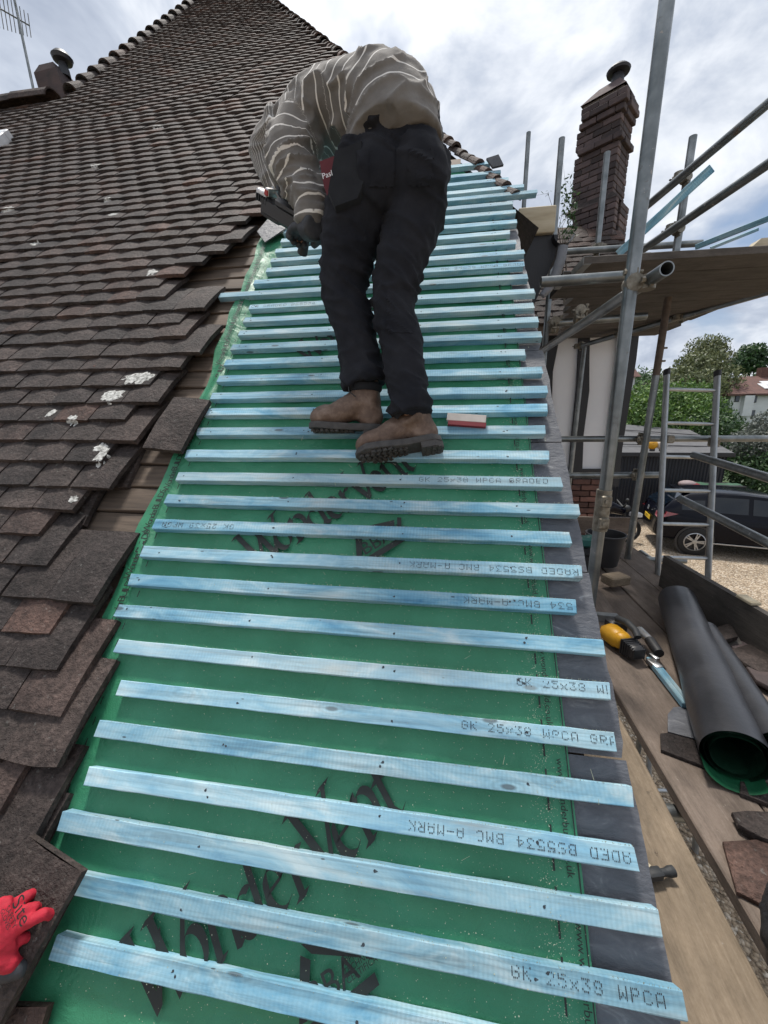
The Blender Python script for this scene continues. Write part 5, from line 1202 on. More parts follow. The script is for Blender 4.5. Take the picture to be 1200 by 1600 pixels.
slab('tile_fragment', [(1031, 1150), (1042, 1149), (1100, 1165), (1112, 1205), (1100, 1202), (1032, 1176)], DECK + .001, .013, M_tile, 'dark strip of broken tile below the slate offcut by the roll', 'tile')
slab('loose_roof_tile', [(1128, 1320), (1195, 1317), (1260, 1322), (1260, 1450), (1200, 1424), (1150, 1398)], DECK + .002, .015, M_tile, 'clay tile with a pale smear on the deck at the right edge', 'tile', .02, .012)
slab('loose_roof_tile', [(1142, 1274), (1165, 1272), (1250, 1278), (1250, 1335), (1188, 1314), (1152, 1293)], DECK + .018, .014, M_tile, 'upper broken tile with a pointed corner lying above the smeared tile', 'tile', .03, .006)
slab('tile_fragment', [(1157, 1303), (1175, 1300), (1195, 1315), (1180, 1318)], DECK + .001, .016, M_tile, 'small tile sliver wedged under the pointed broken tile', 'tile')
slab('tile_fragment', [(1155, 1226), (1200, 1228), (1240, 1235), (1240, 1275), (1200, 1262), (1155, 1245)], DECK + .001, .014, M_tile, 'dark tile piece below the green mouth of the large roll', 'tile')
hp = [((1140, 1016), (1160, 1004), (1185, 1015), (1200, 1040), (1170, 1046)), ((1135, 1022), (1170, 1010), (1240, 1050), (1240, 1090), (1160, 1042)), ((1118, 985), (1140, 978), (1152, 1000), (1130, 1006)), ((1125, 1000), (1150, 996), (1160, 1014), (1138, 1018)), ((1165, 1046), (1240, 1060), (1240, 1100), (1180, 1066))]
hl = ['reddish old tile on top of the rubble beside the toe board', 'long dark tile slanting through the rubble beside the toe board', 'small stone at the far end of the rubble by the toe board', 'grey mortar lump in the rubble against the toe board', 'lowest tile of the rubble behind the thin black roll']
for k_, (P, lb) in enumerate(zip(hp, hl)): slab('rubble_tile', P, DECK + .01 + .022 * (k_ % 3), .02, M_brickold if k_ in (0, 4) else M_tile if k_ < 3 else M_mortar, lb, 'rubble', .05 * (k_ - 2), .01)
# brick, bucket, hammer, bag, teal tool
b = MB(); c_ = on_z(961, 912, DECK + .038); b.bevbox((0, 0, .032), (.15, .105, .065), .008, frame(c_, (1, .45, 0), (0, 0, 1))); tag(link('brick', b.mesh('brick', 30), M_board_tan), 'worn block of brick on the deck boards near the bucket', 'brick')
bk = empty('bucket', tuple(on_z(948, 895, DECK + .04)), 'black bucket on the deck partly behind the tall standard', 'bucket'); c_ = on_z(946, 896, DECK + .04)
b = MB(); b.lathe([(0, .004), (.10, .004), (.135, .235), (.142, .24), (.142, .25), (.130, .25), (.097, .012), (0, .012)], 28, Matrix.Translation(c_ + Vector((.05, .2, 0)))); part('pail', b, M_bucket, bk, 40)
b = MB(); b.sweep([c_ + Vector((.05 + .14 * math.cos(t), .2 + .02, .235 - .09 * math.sin(t))) for t in [math.pi * k_ / 12 for k_ in range(13)]], .003, 6); part('bail', b, M_steel, bk)
hm_ = empty('hammer', tuple(on_z(1035, 1365, DECK)), 'hammer head poking out from under the slates on the tan board', 'hammer'); c0 = on_z(1052, 1361, DECK + .012); c1 = on_z(1018, 1366, DECK + .014); dh = (c1 - c0).normalized(); b = MB()
b.tube(c0, c0 + dh * .010, .0125, seg=14); b.tube(c0 + dh * .010, c0 + dh * .022, .0125, .009, seg=14); b.tube(c0 + dh * .022, c0 + dh * .04, .009, seg=14); b.bevbox((0, 0, 0), (.04, .024, .024), .004, frame(c0 + dh * .055, dh, (0, 0, 1))); b.tube(c0 + dh * .07, c0 + dh * .13, .010, .003, seg=12); part('head', b, M_grip, hm_, 40)
b = MB(); q = c0 + dh * .055; b.tube(q + Vector((-.008, .008, 0)), q + Vector((-.14, .17, .005)), .012, .014, seg=12); part('shaft', b, M_pale, hm_)
b = MB(); c_ = on_z(1268, 1515, DECK + .05); b.ball(c_, (.055, .10, .07), 16, 12); b.ball(c_ + Vector((.03, -.05, .03)), (.06, .08, .06), 16, 12); b.ball(c_ + Vector((.0, .07, .03)), (.03, .05, .05), 12, 10); me = fused(b, .008, 2, 'bag'); displace(me, lambda p: .010 * fbm(p * 22) + .008 * abs(mnoise.noise(p * 40))); tag(link('bag', me, M_bag), 'crumpled black bag on the deck at the lower right corner', 'bag')
tt = empty('power_tool', tuple(on_y(912, 870, 2.75)), 'dark teal power tool standing behind the slate verge by the brickwork', 'power tool'); c_ = on_y(914, 846, 2.75)
b = MB(); b.bevbox(tuple(c_), (.10, .09, .07), .015); b.bevbox(tuple(c_ + Vector((.03, 0, .03))), (.06, .06, .03), .01); part('casing', b, M_teal, tt, 40)
b = MB(); b.bevbox(tuple(c_ + Vector((.0, 0, -.07))), (.09, .08, .06), .012); b.tube(c_ + Vector((.02, 0, -.10)), (c_.x + .02, c_.y, DECK + .04), .03, seg=12); part('base', b, M_blackplastic, tt, 40)
u_, v_ = roof_uv(425, 348, .01); b = MB(); M4 = roof_matrix(u_ + .01, v_ - .03, .010, -.10, .06); b.prism([(-.075, -.06), (.01, -.165), (.095, -.04), (.105, .12), (-.035, .12)], .006, M4); tag(link('slate_offcut', b.mesh('slate', 30), M_slate), 'grey slate laid on the green flap below the nail gun', 'slate')
# ---- aerial on the left ridge
ae = empty('tv_aerial', tuple(rw(-4.62, 5.75, .1)), 'thin television aerial on a pole at the top left', 'aerial'); p0, p1 = at(56, 158, 4.35), at(18, -22, 4.35)
b = MB(); b.tube(p0, p1, .013, seg=10); part('mast', b, M_galv, ae)
q0, q1 = at(-6, 10, 4.2), at(46, 40, 4.5); b = MB(); b.tube(q0, q1, .008, seg=8); part('boom', b, M_galv, ae)
for k_ in range(9):
    c_ = q0.lerp(q1, k_ / 8); h_ = Vector((.05, -.04, .15)) * (1 - .05 * k_); b = MB(); b.tube(c_ - h_, c_ + h_, .004, seg=6); part('element', b, M_galv, ae)
# ---- sawdust and splinters
b = MB(); rs = random.Random(9)
for k_ in range(7500):
    v = -.62 + 1.9 * rs.random() ** 1.6; u = -.85 + 1.15 * rs.random() ** .7
    if k_ % 3 == 0: u = .24 + rs.gauss(0, .02)
    s_ = rs.uniform(.0003, .0008); ph = ((v + .361 + .019) / .1003) % 1.0; w = .0008 if (ph < .19 or ph > .81) else -.0195; a = rs.uniform(0, 3)
    if w > 0 and k_ % 4: continue
    dx, dy = s_ * math.cos(a) * rs.uniform(1, 2.2), s_ * math.sin(a); b.quad(rw(u - dx, v - dy, w), rw(u + dy, v - dx, w), rw(u + dx, v + dy, w + .0004), rw(u - dy, v + dx, w))
for i in range(1, 14):        # torn fibres along the upper arris of the near battens
    o, vt, u0, u1, bw = BATS[i]
    for k_ in range(110):
        u = u0 + (u1 - u0) * rs.random() ** .6; l_ = rs.uniform(.001, .0035); q = rs.uniform(-.0015, .0015); b.quad(rw(u, vt - .001, -.0005), rw(u + .0009, vt - .001, -.0005), rw(u + .0009 + q, vt + l_ * .6, l_ * .5), rw(u + q, vt + l_ * .6, l_ * .5))
for k_ in range(26):
    u, v = rs.uniform(-.6, .38), rs.uniform(-.55, 1.6); a = rs.uniform(0, 3); L = rs.uniform(.006, .022); d_ = (math.cos(a) * L, math.sin(a) * L); b.quad(rw(u, v, .002), rw(u + .0012, v, .002), rw(u + d_[0] + .0008, v + d_[1], .008), rw(u + d_[0], v + d_[1], .008))
tag(link('sawdust', b.mesh('sawdust'), M_sawdust), 'pale sawdust and splinters scattered over the underlay and battens', 'sawdust', kind='stuff')

# ------------------------------------------------------------------ timber framed wing beyond the scaffold
wing = empty('timber_framed_wing', (1.5, 5.6, 0), 'white rendered wing with black timbers, brick plinth, tiled roof and tall chimney', 'building')
WY = 5.30
def wp(x, y): return on_y(x, y, WY)
b = MB(); b.box((1.0, WY + .25, 3.05), (2.12, .40, 3.0)); part('wall_core', b, M_render, wing, None)
def wall_poly(name, pxs, y0, th, mat):
    P = [wp(*p) for p in pxs]; b = MB(); n = len(P); b.add([(p.x, y0, p.z) for p in P] + [(p.x, y0 + th, p.z) for p in P], [tuple(range(n)), tuple(range(2 * n - 1, n - 1, -1))] + [(i, (i + 1) % n + 0, (i + 1) % n + n, i + n) for i in range(n)]); return part(name, b, mat, wing, None)
wall_poly('timber_post', [(840, 470), (874, 470), (872, 540), (864, 580), (862, 640), (866, 760), (842, 760)], WY, .09, M_blackwood)
wall_poly('timber_post', [(906, 470), (924, 470), (921, 560), (921, 610), (912, 680), (909, 760), (888, 760), (893, 690), (902, 600), (905, 540)], WY, .09, M_blackwood)
wall_poly('timber_post', [(972, 470), (1004, 470), (994, 560), (972, 700), (966, 760), (942, 760), (950, 690), (960, 600)], WY - .01, .10, M_blackwood)
wall_poly('timber_rail', [(866, 733), (970, 733), (968, 747), (866, 747)], WY - .003, .09, M_blackwood)
b = MB(); z1 = wp(900, 748).z; b.box((1.02, WY + .20, z1 / 2), (2.10, .34, z1)); part('plinth_core', b, M_mortar, wing, None)
bm_ = MB(); bm_.bevbox((0, 0, 0), (.212, .10, .064), .005); BR = bm_.mesh('brick', 30); BR.materials.append(M_brick)
z = z1 - .038; k_ = 0
while z > .9:
    x = 1.30 - (.1125 if k_ % 2 else 0)
    while x < 2.0: link('brick', BR, M_brick, wing, Matrix.Translation((x, WY + .022 + .003 * R0.random(), z))); x += .2245
    z -= .0752; k_ += 1
# wing roof
RP0 = wp(858, 516).z + .02; sl = math.radians(50); we = WY - .22
def wr_(x, s_, w=0.0): return Vector((x, we + s_ * math.cos(sl) - w * math.sin(sl), RP0 + s_ * math.sin(sl) + w * math.cos(sl)))
b = MB(); P = [wr_(-.2, 0), wr_(2.22, 0), wr_(2.16, 1.9), wr_(-.2, 1.9)]; b.add(P + [p - Vector((0, 0, .12)) for p in P], [(0, 1, 2, 3), (7, 6, 5, 4), (0, 4, 5, 1), (1, 5, 6, 2), (2, 6, 7, 3), (3, 7, 4, 0)]); part('roof_slope', b, M_oldwood, wing, None)
mb = MB(); rn = []; rt2 = random.Random(21); MR = Matrix(((1, 0, 0), (0, math.cos(sl), -math.sin(sl)), (0, math.sin(sl), math.cos(sl))))
for i in range(17):
    x = .0 + (.083 if i % 2 else 0)
    while x < 2.15:
        vs, fs = TILE_VAR[rt2.randrange(9)]; m4 = Matrix.Translation(wr_(x, .1 * i - .04, .035 + .012 * fbm((x * 2, i * .3, 3)))) @ (MR @ Matrix.Rotation(rt2.gauss(0, .02), 3, 'Z') @ Matrix.Rotation(-.165, 3, 'X') @ Matrix.Rotation(rt2.gauss(0, .02), 3, 'Y')).to_4x4()
        mb.add(vs, fs, m4); rn += [rt2.random()] * len(vs); x += .168
me = mb.mesh('wing_tiles'); set_attr(me, 'rnd', rn); tag(link('roof_tiles', me, M_tile, wing), kind='stuff')
# chimney: corner towards the camera
ch = MB(); CYY = 6.15; base = on_y(952, 352, CYY); top = on_y(958, 132, CYY); ang = math.radians(-38); CM = Matrix.Translation((base.x, base.y, 0)) @ Matrix.Rotation(ang, 4, 'Z')
LA, LB = .50, .32    # left face length, right face length (local -X and +Y from the near corner)
zb, zt = base.z - .02, top.z
ch.box((-LA / 2 + .0, LB / 2, (zb + zt) / 2), (LA - .03, LB - .03, zt - zb), CM); cho = part('chimney', ch, M_mortar, wing, None)
bo = MB(); bo.bevbox((0, 0, 0), (.208, .102, .066), .006); BO = bo.mesh('brick', 30); BO.materials.append(M_brickold)
bh = MB(); bh.bevbox((0, 0, 0), (.102, .102, .066), .006); BH = bh.mesh('brick_half', 30); BH.materials.append(M_brickold)
def course(z, o, proud=0.0, off=0):
    x = -(.104 if not off else .052)
    first = True
    lens = ([.208, .208, .102] if not off else [.102, .208, .208]); x = 0.0
    for L in lens:
        c_ = (-x - L / 2 + proud, .051 - proud, z); link('brick', BO if L > .15 else BH, M_brickold, o, CM @ Matrix.Translation((c_[0] + R0.uniform(-.003, .003), c_[1] + R0.uniform(-.003, .003), c_[2])) @ Matrix.Rotation(R0.gauss(0, .012), 4, 'Z')); x += L + .006
    lens = ([.102, .208] if not off else [.208, .102]); y = .108 if off == 0 else .004
    lens = [.208, .102] if off == 0 else [.208, .208]; y = .108 if off == 0 else .108
    for L in lens[:2]:
        if y + L > LB + .05: L = .102
        link('brick', BO if L > .15 else BH, M_brickold, o, CM @ Matrix.Translation((-.051 + proud + R0.uniform(-.003, .003), y + L / 2, z)) @ Matrix.Rotation(math.pi / 2 + R0.gauss(0, .012), 4, 'Z')); y += L + .006
z = zb + .30; k_ = 0; nC = int((zt - z) / .073)
for k_ in range(nC):
    pr = {nC - 1: .05, nC - 2: .065, nC - 3: .035, nC - 7: .045}.get(k_, 0.0); course(z + .036, cho, pr, k_ % 2); z += .073
for k_ in range(8): course(zb + .28 - .073 * k_, cho, .075, k_ % 2)
b = MB(); P0 = [(-LA - .06, -.08), (.08, -.08), (.08, LB + .08), (-LA - .06, LB + .08)]; P1 = [(-LA, 0.0), (0.0, 0.0), (0, LB), (-LA, LB)]; b.add([(x, y, zb + .30) for x, y in P0] + [(x, y, zb + .40) for x, y in P1], [(0, 1, 5, 4), (1, 2, 6, 5), (2, 3, 7, 6), (3, 0, 4, 7)], CM); part('chimney_shoulder', b, M_tile, cho, 20)
b = MB(); b.add([(x * 1.06 + .02, y * 1.12 - .02, zt + .0) for x, y in P1] + [(-.34, .09, zt + .14), (-.10, .09, zt + .15), (-.10, .23, zt + .15), (-.34, .23, zt + .14)], [(0, 1, 5, 4), (1, 2, 6, 5), (2, 3, 7, 6), (3, 0, 4, 7), (4, 5, 6, 7)], CM); part('flaunching', b, M_brickold, cho, 20)
b = MB(); b.lathe([(.085, zt + .14), (.085, zt + .22), (.07, zt + .24)], 18, CM @ Matrix.Translation((-.15, .16, 0)) @ Matrix.Diagonal((.85, .85, 1, 1))); b.lathe([(0, zt + .235), (.15, zt + .245), (.16, zt + .27), (.12, zt + .305), (0, zt + .32)], 20, CM @ Matrix.Translation((-.15, .16, 0)) @ Matrix.Diagonal((.85, .85, 1, 1))); part('cowl', b, M_cowl, cho, 40)
# ------------------------------------------------------------------ foliage
def leaves(name, blobs, n, size, mat, parent=None, seed=1, shell=.55, droop=0.0, kind=None):
    r = random.Random(seed); b = MB(); rn = []; tot = sum(q[1][0] * q[1][1] * q[1][2] for q in blobs) if isinstance(blobs[0][1], tuple) else sum(q[1] ** 2 for q in blobs)
    for c_, rad in blobs:
        rad = rad if isinstance(rad, tuple) else (rad, rad, rad); m = int(n * (rad[0] * rad[1] * rad[2] / tot if isinstance(blobs[0][1], tuple) else rad[0] ** 2 / tot)); c_ = Vector(c_)
        for k_ in range(m):
            d = Vector((r.gauss(0, 1), r.gauss(0, 1), r.gauss(0, 1))).normalized(); q = (shell + (1.08 - shell) * r.random() ** .6); q *= 1 + .22 * mnoise.noise(d * 3.1 + c_)
            p = c_ + Vector((d.x * rad[0], d.y * rad[1], d.z * rad[2])) * q
            s_ = size * r.uniform(.6, 1.35); a = Vector((r.gauss(0, 1), r.gauss(0, 1), r.gauss(0, 1) - droop)).normalized(); t_ = a.cross(d + Vector((r.gauss(0, .5), r.gauss(0, .5), r.gauss(0, .5)))).normalized()
            b.v += [tuple(p - a * s_), tuple(p + t_ * s_ * .42), tuple(p + a * s_), tuple(p - t_ * s_ * .42)]; o = len(b.v) - 4; b.f.append((o, o + 1, o + 2, o + 3)); rn += [r.random()] * 4
    me = b.mesh(name); set_attr(me, 'rnd', rn); return tag(link(name, me, mat, parent), kind=kind)
def tree(name, base, height, blobs, n, size, mat, label, cat='tree', seed=1, tr=.15, limbs=5, shell=.5, droop=0.0, group=None):
    base = Vector(base); e_ = empty(name, tuple(base), label, cat, group); r = random.Random(seed); b = MB()
    b.sweep([base, base + Vector((.05, .03, height * .3)), base + Vector((.0, .1, height * .62))], [tr, tr * .75, tr * .45], 10)
    for k_ in range(limbs):
        c_, rad = blobs[k_ % len(blobs)]; s0 = base + Vector((0, .04, height * r.uniform(.28, .6))); c_ = Vector(c_); mid = s0.lerp(c_, .5) + Vector((r.gauss(0, .1), r.gauss(0, .1), .1)); b.sweep([s0, mid, c_, c_ + Vector((r.gauss(0, .3), r.gauss(0, .3), .4 if isinstance(rad, float) else rad[2] * .5))], [tr * .4, tr * .25, tr * .13, tr * .05], 7)
    part('trunk', b, M_bark, e_); leaves('crown', blobs, n, size, mat, e_, seed, shell, droop); return e_
def B(x, y, dep, r): return (tuple(at(x, y, dep)), r if isinstance(r, tuple) else r)
def g0(x, y, dep): p = at(x, y, dep); return (p.x, p.y, 0)
tree('hedge_shrub', g0(1010, 640, 16), 3.3, [B(1000, 640, 16, (1.0, 1.0, .9)), B(1020, 625, 16.5, (.9, 1, .8)), B(1000, 660, 15.5, (1.1, 1, 1.0)), B(985, 655, 16, (.9, 1, .8))], 7000, .075, M_leaf, 'bright green shrub behind the garage roof left of the ladder', 'shrub', 2, .08)
tree('hedge_shrub', g0(1075, 640, 17), 3.8, [B(1065, 622, 17, (1.1, 1, .75)), B(1082, 630, 17, (1.0, 1, .8)), B(1055, 650, 16.5, (1.2, 1, 1.0)), B(1090, 655, 16, (1.0, 1, 1.0)), B(1070, 672, 15.5, (1.3, 1, .9))], 9000, .075, M_leaf, 'bright green shrub seen between the ladder stiles', 'shrub', 3, .08)
tree('dark_evergreen', g0(1130, 660, 16), 3.2, [B(1108, 650, 17, (.8, 1, .7)), B(1118, 672, 16, (.9, 1, .8)), B(1132, 684, 15.5, (1.0, 1, .6)), B(1105, 675, 15, (1, 1, .7))], 6500, .075, M_leafdark, 'dark green shrub to the right of the ladder below the white house', 'shrub', 4, .08)
tree('willow_tree', g0(1085, 600, 34), 8.0, [B(1062, 600, 34, (1.7, 1.6, 1.4)), B(1085, 585, 35, (2.0, 1.8, 1.8)), B(1105, 575, 35, (1.6, 1.5, 1.6)), B(1100, 548, 36, (1.6, 1.4, 1.3)), B(1118, 540, 36, (1.2, 1.1, .9)), B(1120, 600, 34, (1.9, 1.6, 1.7)), B(1090, 610, 33, (2.2, 1.8, 1.6)), B(1128, 560, 36, (1.0, 1.0, 1.0)), B(1075, 570, 35, (1.0, 1.0, .8))], 15000, .15, M_leafolive, 'tall olive green tree with drooping sprays beyond the ladder top', 'tree', 5, .25, 9, .25, .9)
tree('open_tree', g0(1170, 570, 52), 12.0, [B(1160, 566, 52, (1.5, 1.3, 1.3)), B(1175, 552, 52, (1.8, 1.5, 1.2)), B(1186, 560, 52, (1.2, 1.2, 1.0)), B(1172, 572, 52, (2.2, 1.5, 1.0)), B(1150, 575, 52, (1.2, 1, .9))], 4200, .24, M_leafdark, 'thin crowned tree with sky showing through on the skyline', 'tree', 6, .22, 9, .2)
tree('grey_shrub', g0(1185, 690, 13), 3.0, [B(1192, 680, 13, (.6, .7, .5)), B(1203, 668, 13, (.55, .7, .6)), B(1175, 696, 12.5, (.7, .7, .5)), B(1205, 700, 12.5, (.8, .8, .7)), B(1165, 705, 12.5, (.6, .6, .5))], 7000, .055, M_leafgrey, 'grey green shrub with pale flowers at the right edge', 'shrub', 7, .06)
tree('dark_shrub', g0(1180, 740, 12.3), 2.0, [B(1175, 735, 12.3, (.8, .7, .6)), B(1200, 745, 12, (.9, .8, .7)), B(1160, 715, 12.6, (.7, .6, .5)), B(1195, 770, 12, (.9, .8, .6))], 6500, .06, M_leafdark, 'dark glossy shrub by the garage corner at the right edge', 'shrub', 8, .05)
tree('plum_shrub', g0(1010, 620, 26), 5.0, [B(1010, 618, 26, (.9, .8, .8)), B(1018, 626, 26, (.7, .7, .6))], 1800, .10, M_leafplum, 'small purple leaved tree behind the corner pole', 'tree', 9, .07)
tree('distant_tree', g0(1003, 600, 40), 6.0, [B(995, 612, 40, (2.2, 2, 1.6)), B(1012, 605, 42, (2.0, 2, 1.5)), B(1030, 606, 44, (2.0, 2, 1.6)), B(1040, 620, 40, (2.4, 2, 1.6))], 5000, .17, M_leafdark, 'rounded dark tree left of the ladder in front of the hill', 'tree', 10, .2)
tree('climbing_plant', tuple(on_y(882, 420, 5.2))[:2] + (4.2,), 1.6, [(tuple(on_y(888, 335, 5.2)), (.09, .1, .30)), (tuple(on_y(885, 300, 5.2)), (.06, .06, .18)), (tuple(on_y(856, 302, 5.0)), (.07, .05, .03)), (tuple(on_y(892, 362, 5.2)), (.08, .08, .1))], 260, .022, M_leafdark, 'sparse twiggy plant against the sky left of the tall chimney', 'plant', 12, .012, 5, .1)
# wooded hill on the skyline
hl_ = MB(); rh = random.Random(31); nx_ = 90
for j, (Y, h0) in enumerate(((120, 0), (150, 10), (190, 20), (240, 27), (330, 20))):
    for i in range(nx_ + 1):
        X = -60 + 420 * i / nx_; hl_.v.append((X, Y + 8 * math.sin(X * .03), h0 * (.80 + .22 * math.sin(X * .018 + 1) + .10 * fbm((X * .02, j, 0))) + (rh.uniform(-.8, .8) if j else -1)))
for j in range(4):
    for i in range(nx_): a0 = j * (nx_ + 1) + i; hl_.f.append((a0, a0 + 1, a0 + nx_ + 2, a0 + nx_ + 1))
tag(link('hill', hl_.mesh('hill', 180), M_leafdark), 'low wooded hill along the skyline', kind='structure')
bl = []
for k_ in range(170):
    X = rh.uniform(60, 330); Y = rh.uniform(135, 235); t_ = (Y - 120) / 120; bl.append(((X, Y, 27 * min(1, t_) * (.80 + .22 * math.sin(X * .018 + 1))), rh.uniform(5, 8)))
tag(leaves('wood', bl, 16000, 1.1, M_leafdark, None, 33, .5), 'wood covering the far hillside', 'wood', kind='stuff')

# ------------------------------------------------------------------ garage, car and things on the drive
gar = empty('garage', (6.8, 13.5, 0), 'low dark corrugated garage with a grey felt roof behind the car', 'garage')
GY = 13.2; gl_, gr_ = on_y(940, 705, GY).x, on_y(1138, 706, GY).x; gz = on_y(1060, 708, GY).z
b = MB(); n = int((gr_ - gl_) / .09); vs = []; fs = []
for i in range(n * 4 + 1):
    x = gl_ + (gr_ - gl_) * i / (n * 4); y = GY + (0.0 if i % 4 in (0, 1) else .028); vs += [(x, y, 0), (x, y, gz)]
for i in range(n * 4): fs.append((2 * i, 2 * i + 2, 2 * i + 3, 2 * i + 1))
b.add(vs, fs); b.box(((gl_ + gr_) / 2, GY + 2.3, gz / 2), (gr_ - gl_, 4.4, gz)); part('cladding', b, M_cladding, gar, None)
pk = on_y(978, 655, GY + 3.2); pr = on_y(1060, 672, GY + 3.2)
b = MB(); P = [(gl_ - .1, GY - .15, gz), (gr_ + .12, GY - .15, gz), (pr.x + .4, GY + 3.2, pr.z), (gl_ - .1, GY + 3.2, pk.z)]; b.add(P + [(x, y, z - .10) for x, y, z in P] + [(gl_ - .1, GY + 6, gz), (gr_ + .1, GY + 6, gz)], [(0, 1, 2, 3), (0, 4, 5, 1), (7, 6, 5, 4), (3, 2, 9, 8), (1, 9, 2)]); rf = part('roof', b, M_felt, gar, 20)
b = MB()
for k_ in range(1, 4):
    t_ = k_ / 4; A_ = Vector(P[0]).lerp(Vector(P[3]), t_); B_ = Vector(P[1]).lerp(Vector(P[2]), t_); b.tube(A_, B_, .018, seg=6)
tag(part('felt_lap', b, M_felt, rf), kind='stuff')
b = MB(); b.bevbox(((gl_ + gr_) / 2, GY - .17, gz - .03), (gr_ - gl_ + .2, .04, .12), .006); part('fascia', b, M_blackwood, gar, 30)
for (px, mat, lb) in ((1019, M_yellow, 'yellow round float on the edge of the garage roof'), (1034, M_paper_white, 'cream round float beside the yellow one on the garage roof')):
    e_ = empty('float', tuple(on_y(px, 697, GY - .1)), lb, 'float'); b = MB(); b.ball(on_y(px, 696, GY - .16) + Vector((0, 0, .02)), (.155, .12, .14), 18, 12); part('shell', b, mat, e_, 180); b = MB(); b.bevbox(tuple(on_y(px, 703, GY - .16)), (.12, .10, .08), .01); part('foot', b, M_blackplastic, e_, 30)
car = empty('parked_car', (6.5, 9.8, 0), 'black hatchback with a yellow rear number plate parked on the gravel', 'car')
ca = math.radians(-13.5); rwp = on_z(1082, 868, 0.0); CMx = Matrix.Translation((rwp.x, rwp.y, 0)) @ Matrix.Rotation(ca, 4, 'Z') @ Matrix.Translation((-.80, .05, 0))   # local x forward from the rear bumper, y=0 at the near flank
st_ = [(0.0, .42, .62, .66, .30), (.04, .34, .92, .96, .16), (.14, .30, .98, 1.04, .06), (.45, .26, .98, 1.10, .02), (1.0, .24, .96, 1.02, .0), (1.7, .22, .94, .97, .0), (2.5, .22, .92, .95, .0), (3.1, .22, .90, .94, .01), (3.7, .24, .82, .88, .05), (4.15, .30, .72, .78, .16), (4.32, .40, .60, .64, .34)]
WD = 1.80; b = MB(); vs = []; fs = []; m_ = 10
for (x, zl, zb_, zs, ins) in st_:
    half = [(ins + .06, zl), (ins + .01, zl + .10), (ins - .0, (zl + zb_) / 2), (ins + .03, zb_), (ins + .10, zs)]; ring = half + [(WD - y, z) for y, z in reversed(half)]; vs += [(x, y, z) for y, z in ring]
for k_ in range(len(st_) - 1):
    for i in range(m_): fs.append((k_ * m_ + i, k_ * m_ + (i + 1) % m_, (k_ + 1) * m_ + (i + 1) % m_, (k_ + 1) * m_ + i))
fs += [tuple(range(m_ - 1, -1, -1)), tuple((len(st_) - 1) * m_ + i for i in range(m_))]; b.add(vs, fs, CMx); o = bpy.data.objects.new('tmp', b.mesh('tmp')); col.objects.link(o); s_ = o.modifiers.new('s', 'SUBSURF'); s_.levels = 2; me = evaluated(o, 'car_body'); smooth_mesh(me, 180); carb = link('body', me, M_paint, car)
gh = [(.10, 1.00, 1.03, .12), (.34, 1.02, 1.28, .18), (.62, 1.00, 1.42, .22), (1.1, .98, 1.47, .23), (1.7, .97, 1.47, .23), (2.2, .96, 1.43, .22), (2.75, .95, 1.26, .18), (3.2, .92, .98, .12)]
b = MB(); vs = []; fs = []
for (x, z0_, z1_, ins) in gh:
    ring = [(.05, z0_ - .06), (.07, z0_), (ins, z1_ - .03), (ins + .08, z1_), (WD - ins - .08, z1_), (WD - ins, z1_ - .03), (WD - .07, z0_), (WD - .05, z0_ - .06)]; vs += [(x, y, z) for y, z in ring]
for k_ in range(len(gh) - 1):
    for i in range(8): fs.append((k_ * 8 + i, k_ * 8 + (i + 1) % 8, (k_ + 1) * 8 + (i + 1) % 8, (k_ + 1) * 8 + i))
fs += [tuple(range(7, -1, -1)), tuple((len(gh) - 1) * 8 + i for i in range(8))]; b.add(vs, fs, CMx); part('cabin', b, M_paint, car, 50)
def gh_at(x):
    for a0, a1 in zip(gh, gh[1:]):
        if x <= a1[0]: t_ = (x - a0[0]) / (a1[0] - a0[0]); return [a0[k_] + (a1[k_] - a0[k_]) * t_ for k_ in range(4)]
    return gh[-1]
def side_glass(x0, x1, t0=.12, t1=.86, lean=.0):
    b = MB(); P = []
    xs = [x0 + (x1 - x0) * i / 6 for i in range(7)]
    for x in xs:
        _, z0_, z1_, ins = gh_at(x); y0_, y1_ = .07, ins; lo = (x, y0_ + (y1_ - y0_) * t0 - .008, z0_ + (z1_ - .03 - z0_) * t0); hi = (x, y0_ + (y1_ - y0_) * t1 - .008, z0_ + (z1_ - .03 - z0_) * t1); P += [lo, hi]
    b.add(P, [(2 * i, 2 * i + 2, 2 * i + 3, 2 * i + 1) for i in range(6)], CMx); return part('side_window', b, M_carglass, car, 180)
side_glass(.48, .92, .15, .70); side_glass(1.0, 1.72); side_glass(1.80, 2.62)
b = MB(); A0, A1 = gh_at(.13), gh_at(.58); b.add([(.115, .20, 1.06), (.115, WD - .20, 1.06), (.50, WD - .30, 1.385), (.50, .30, 1.385)], [(0, 3, 2, 1)], CMx @ Matrix.Translation((-.018, 0, .012))); part('rear_window', b, M_carglass, car, None)
b = MB(); b.bevbox((.56, WD / 2, 1.44), (.16, 1.2, .03), .01, CMx); part('roof_spoiler', b, M_paint, car, 40)
for yy, sg in ((.09, 1), (WD - .09, -1)):
    b = MB(); b.add([(.02, yy + .01 * sg, .84), (.02, yy + .22 * sg, .86), (.045, yy + .24 * sg, .96), (.20, yy - .055 * sg, 1.0), (.42, yy - .085 * sg, .965), (.16, yy - .075 * sg, .87)], [(0, 1, 2, 3, 4, 5)], CMx @ Matrix.Translation((-.012, -.012 * sg, .0))); part('tail_lamp', b, M_lamp, car, 60)
b = MB(); b.bevbox((-.012, WD / 2 - .02, .70), (.012, .52, .115), .003, CMx); npl = part('number_plate', b, M_plate, car, None)
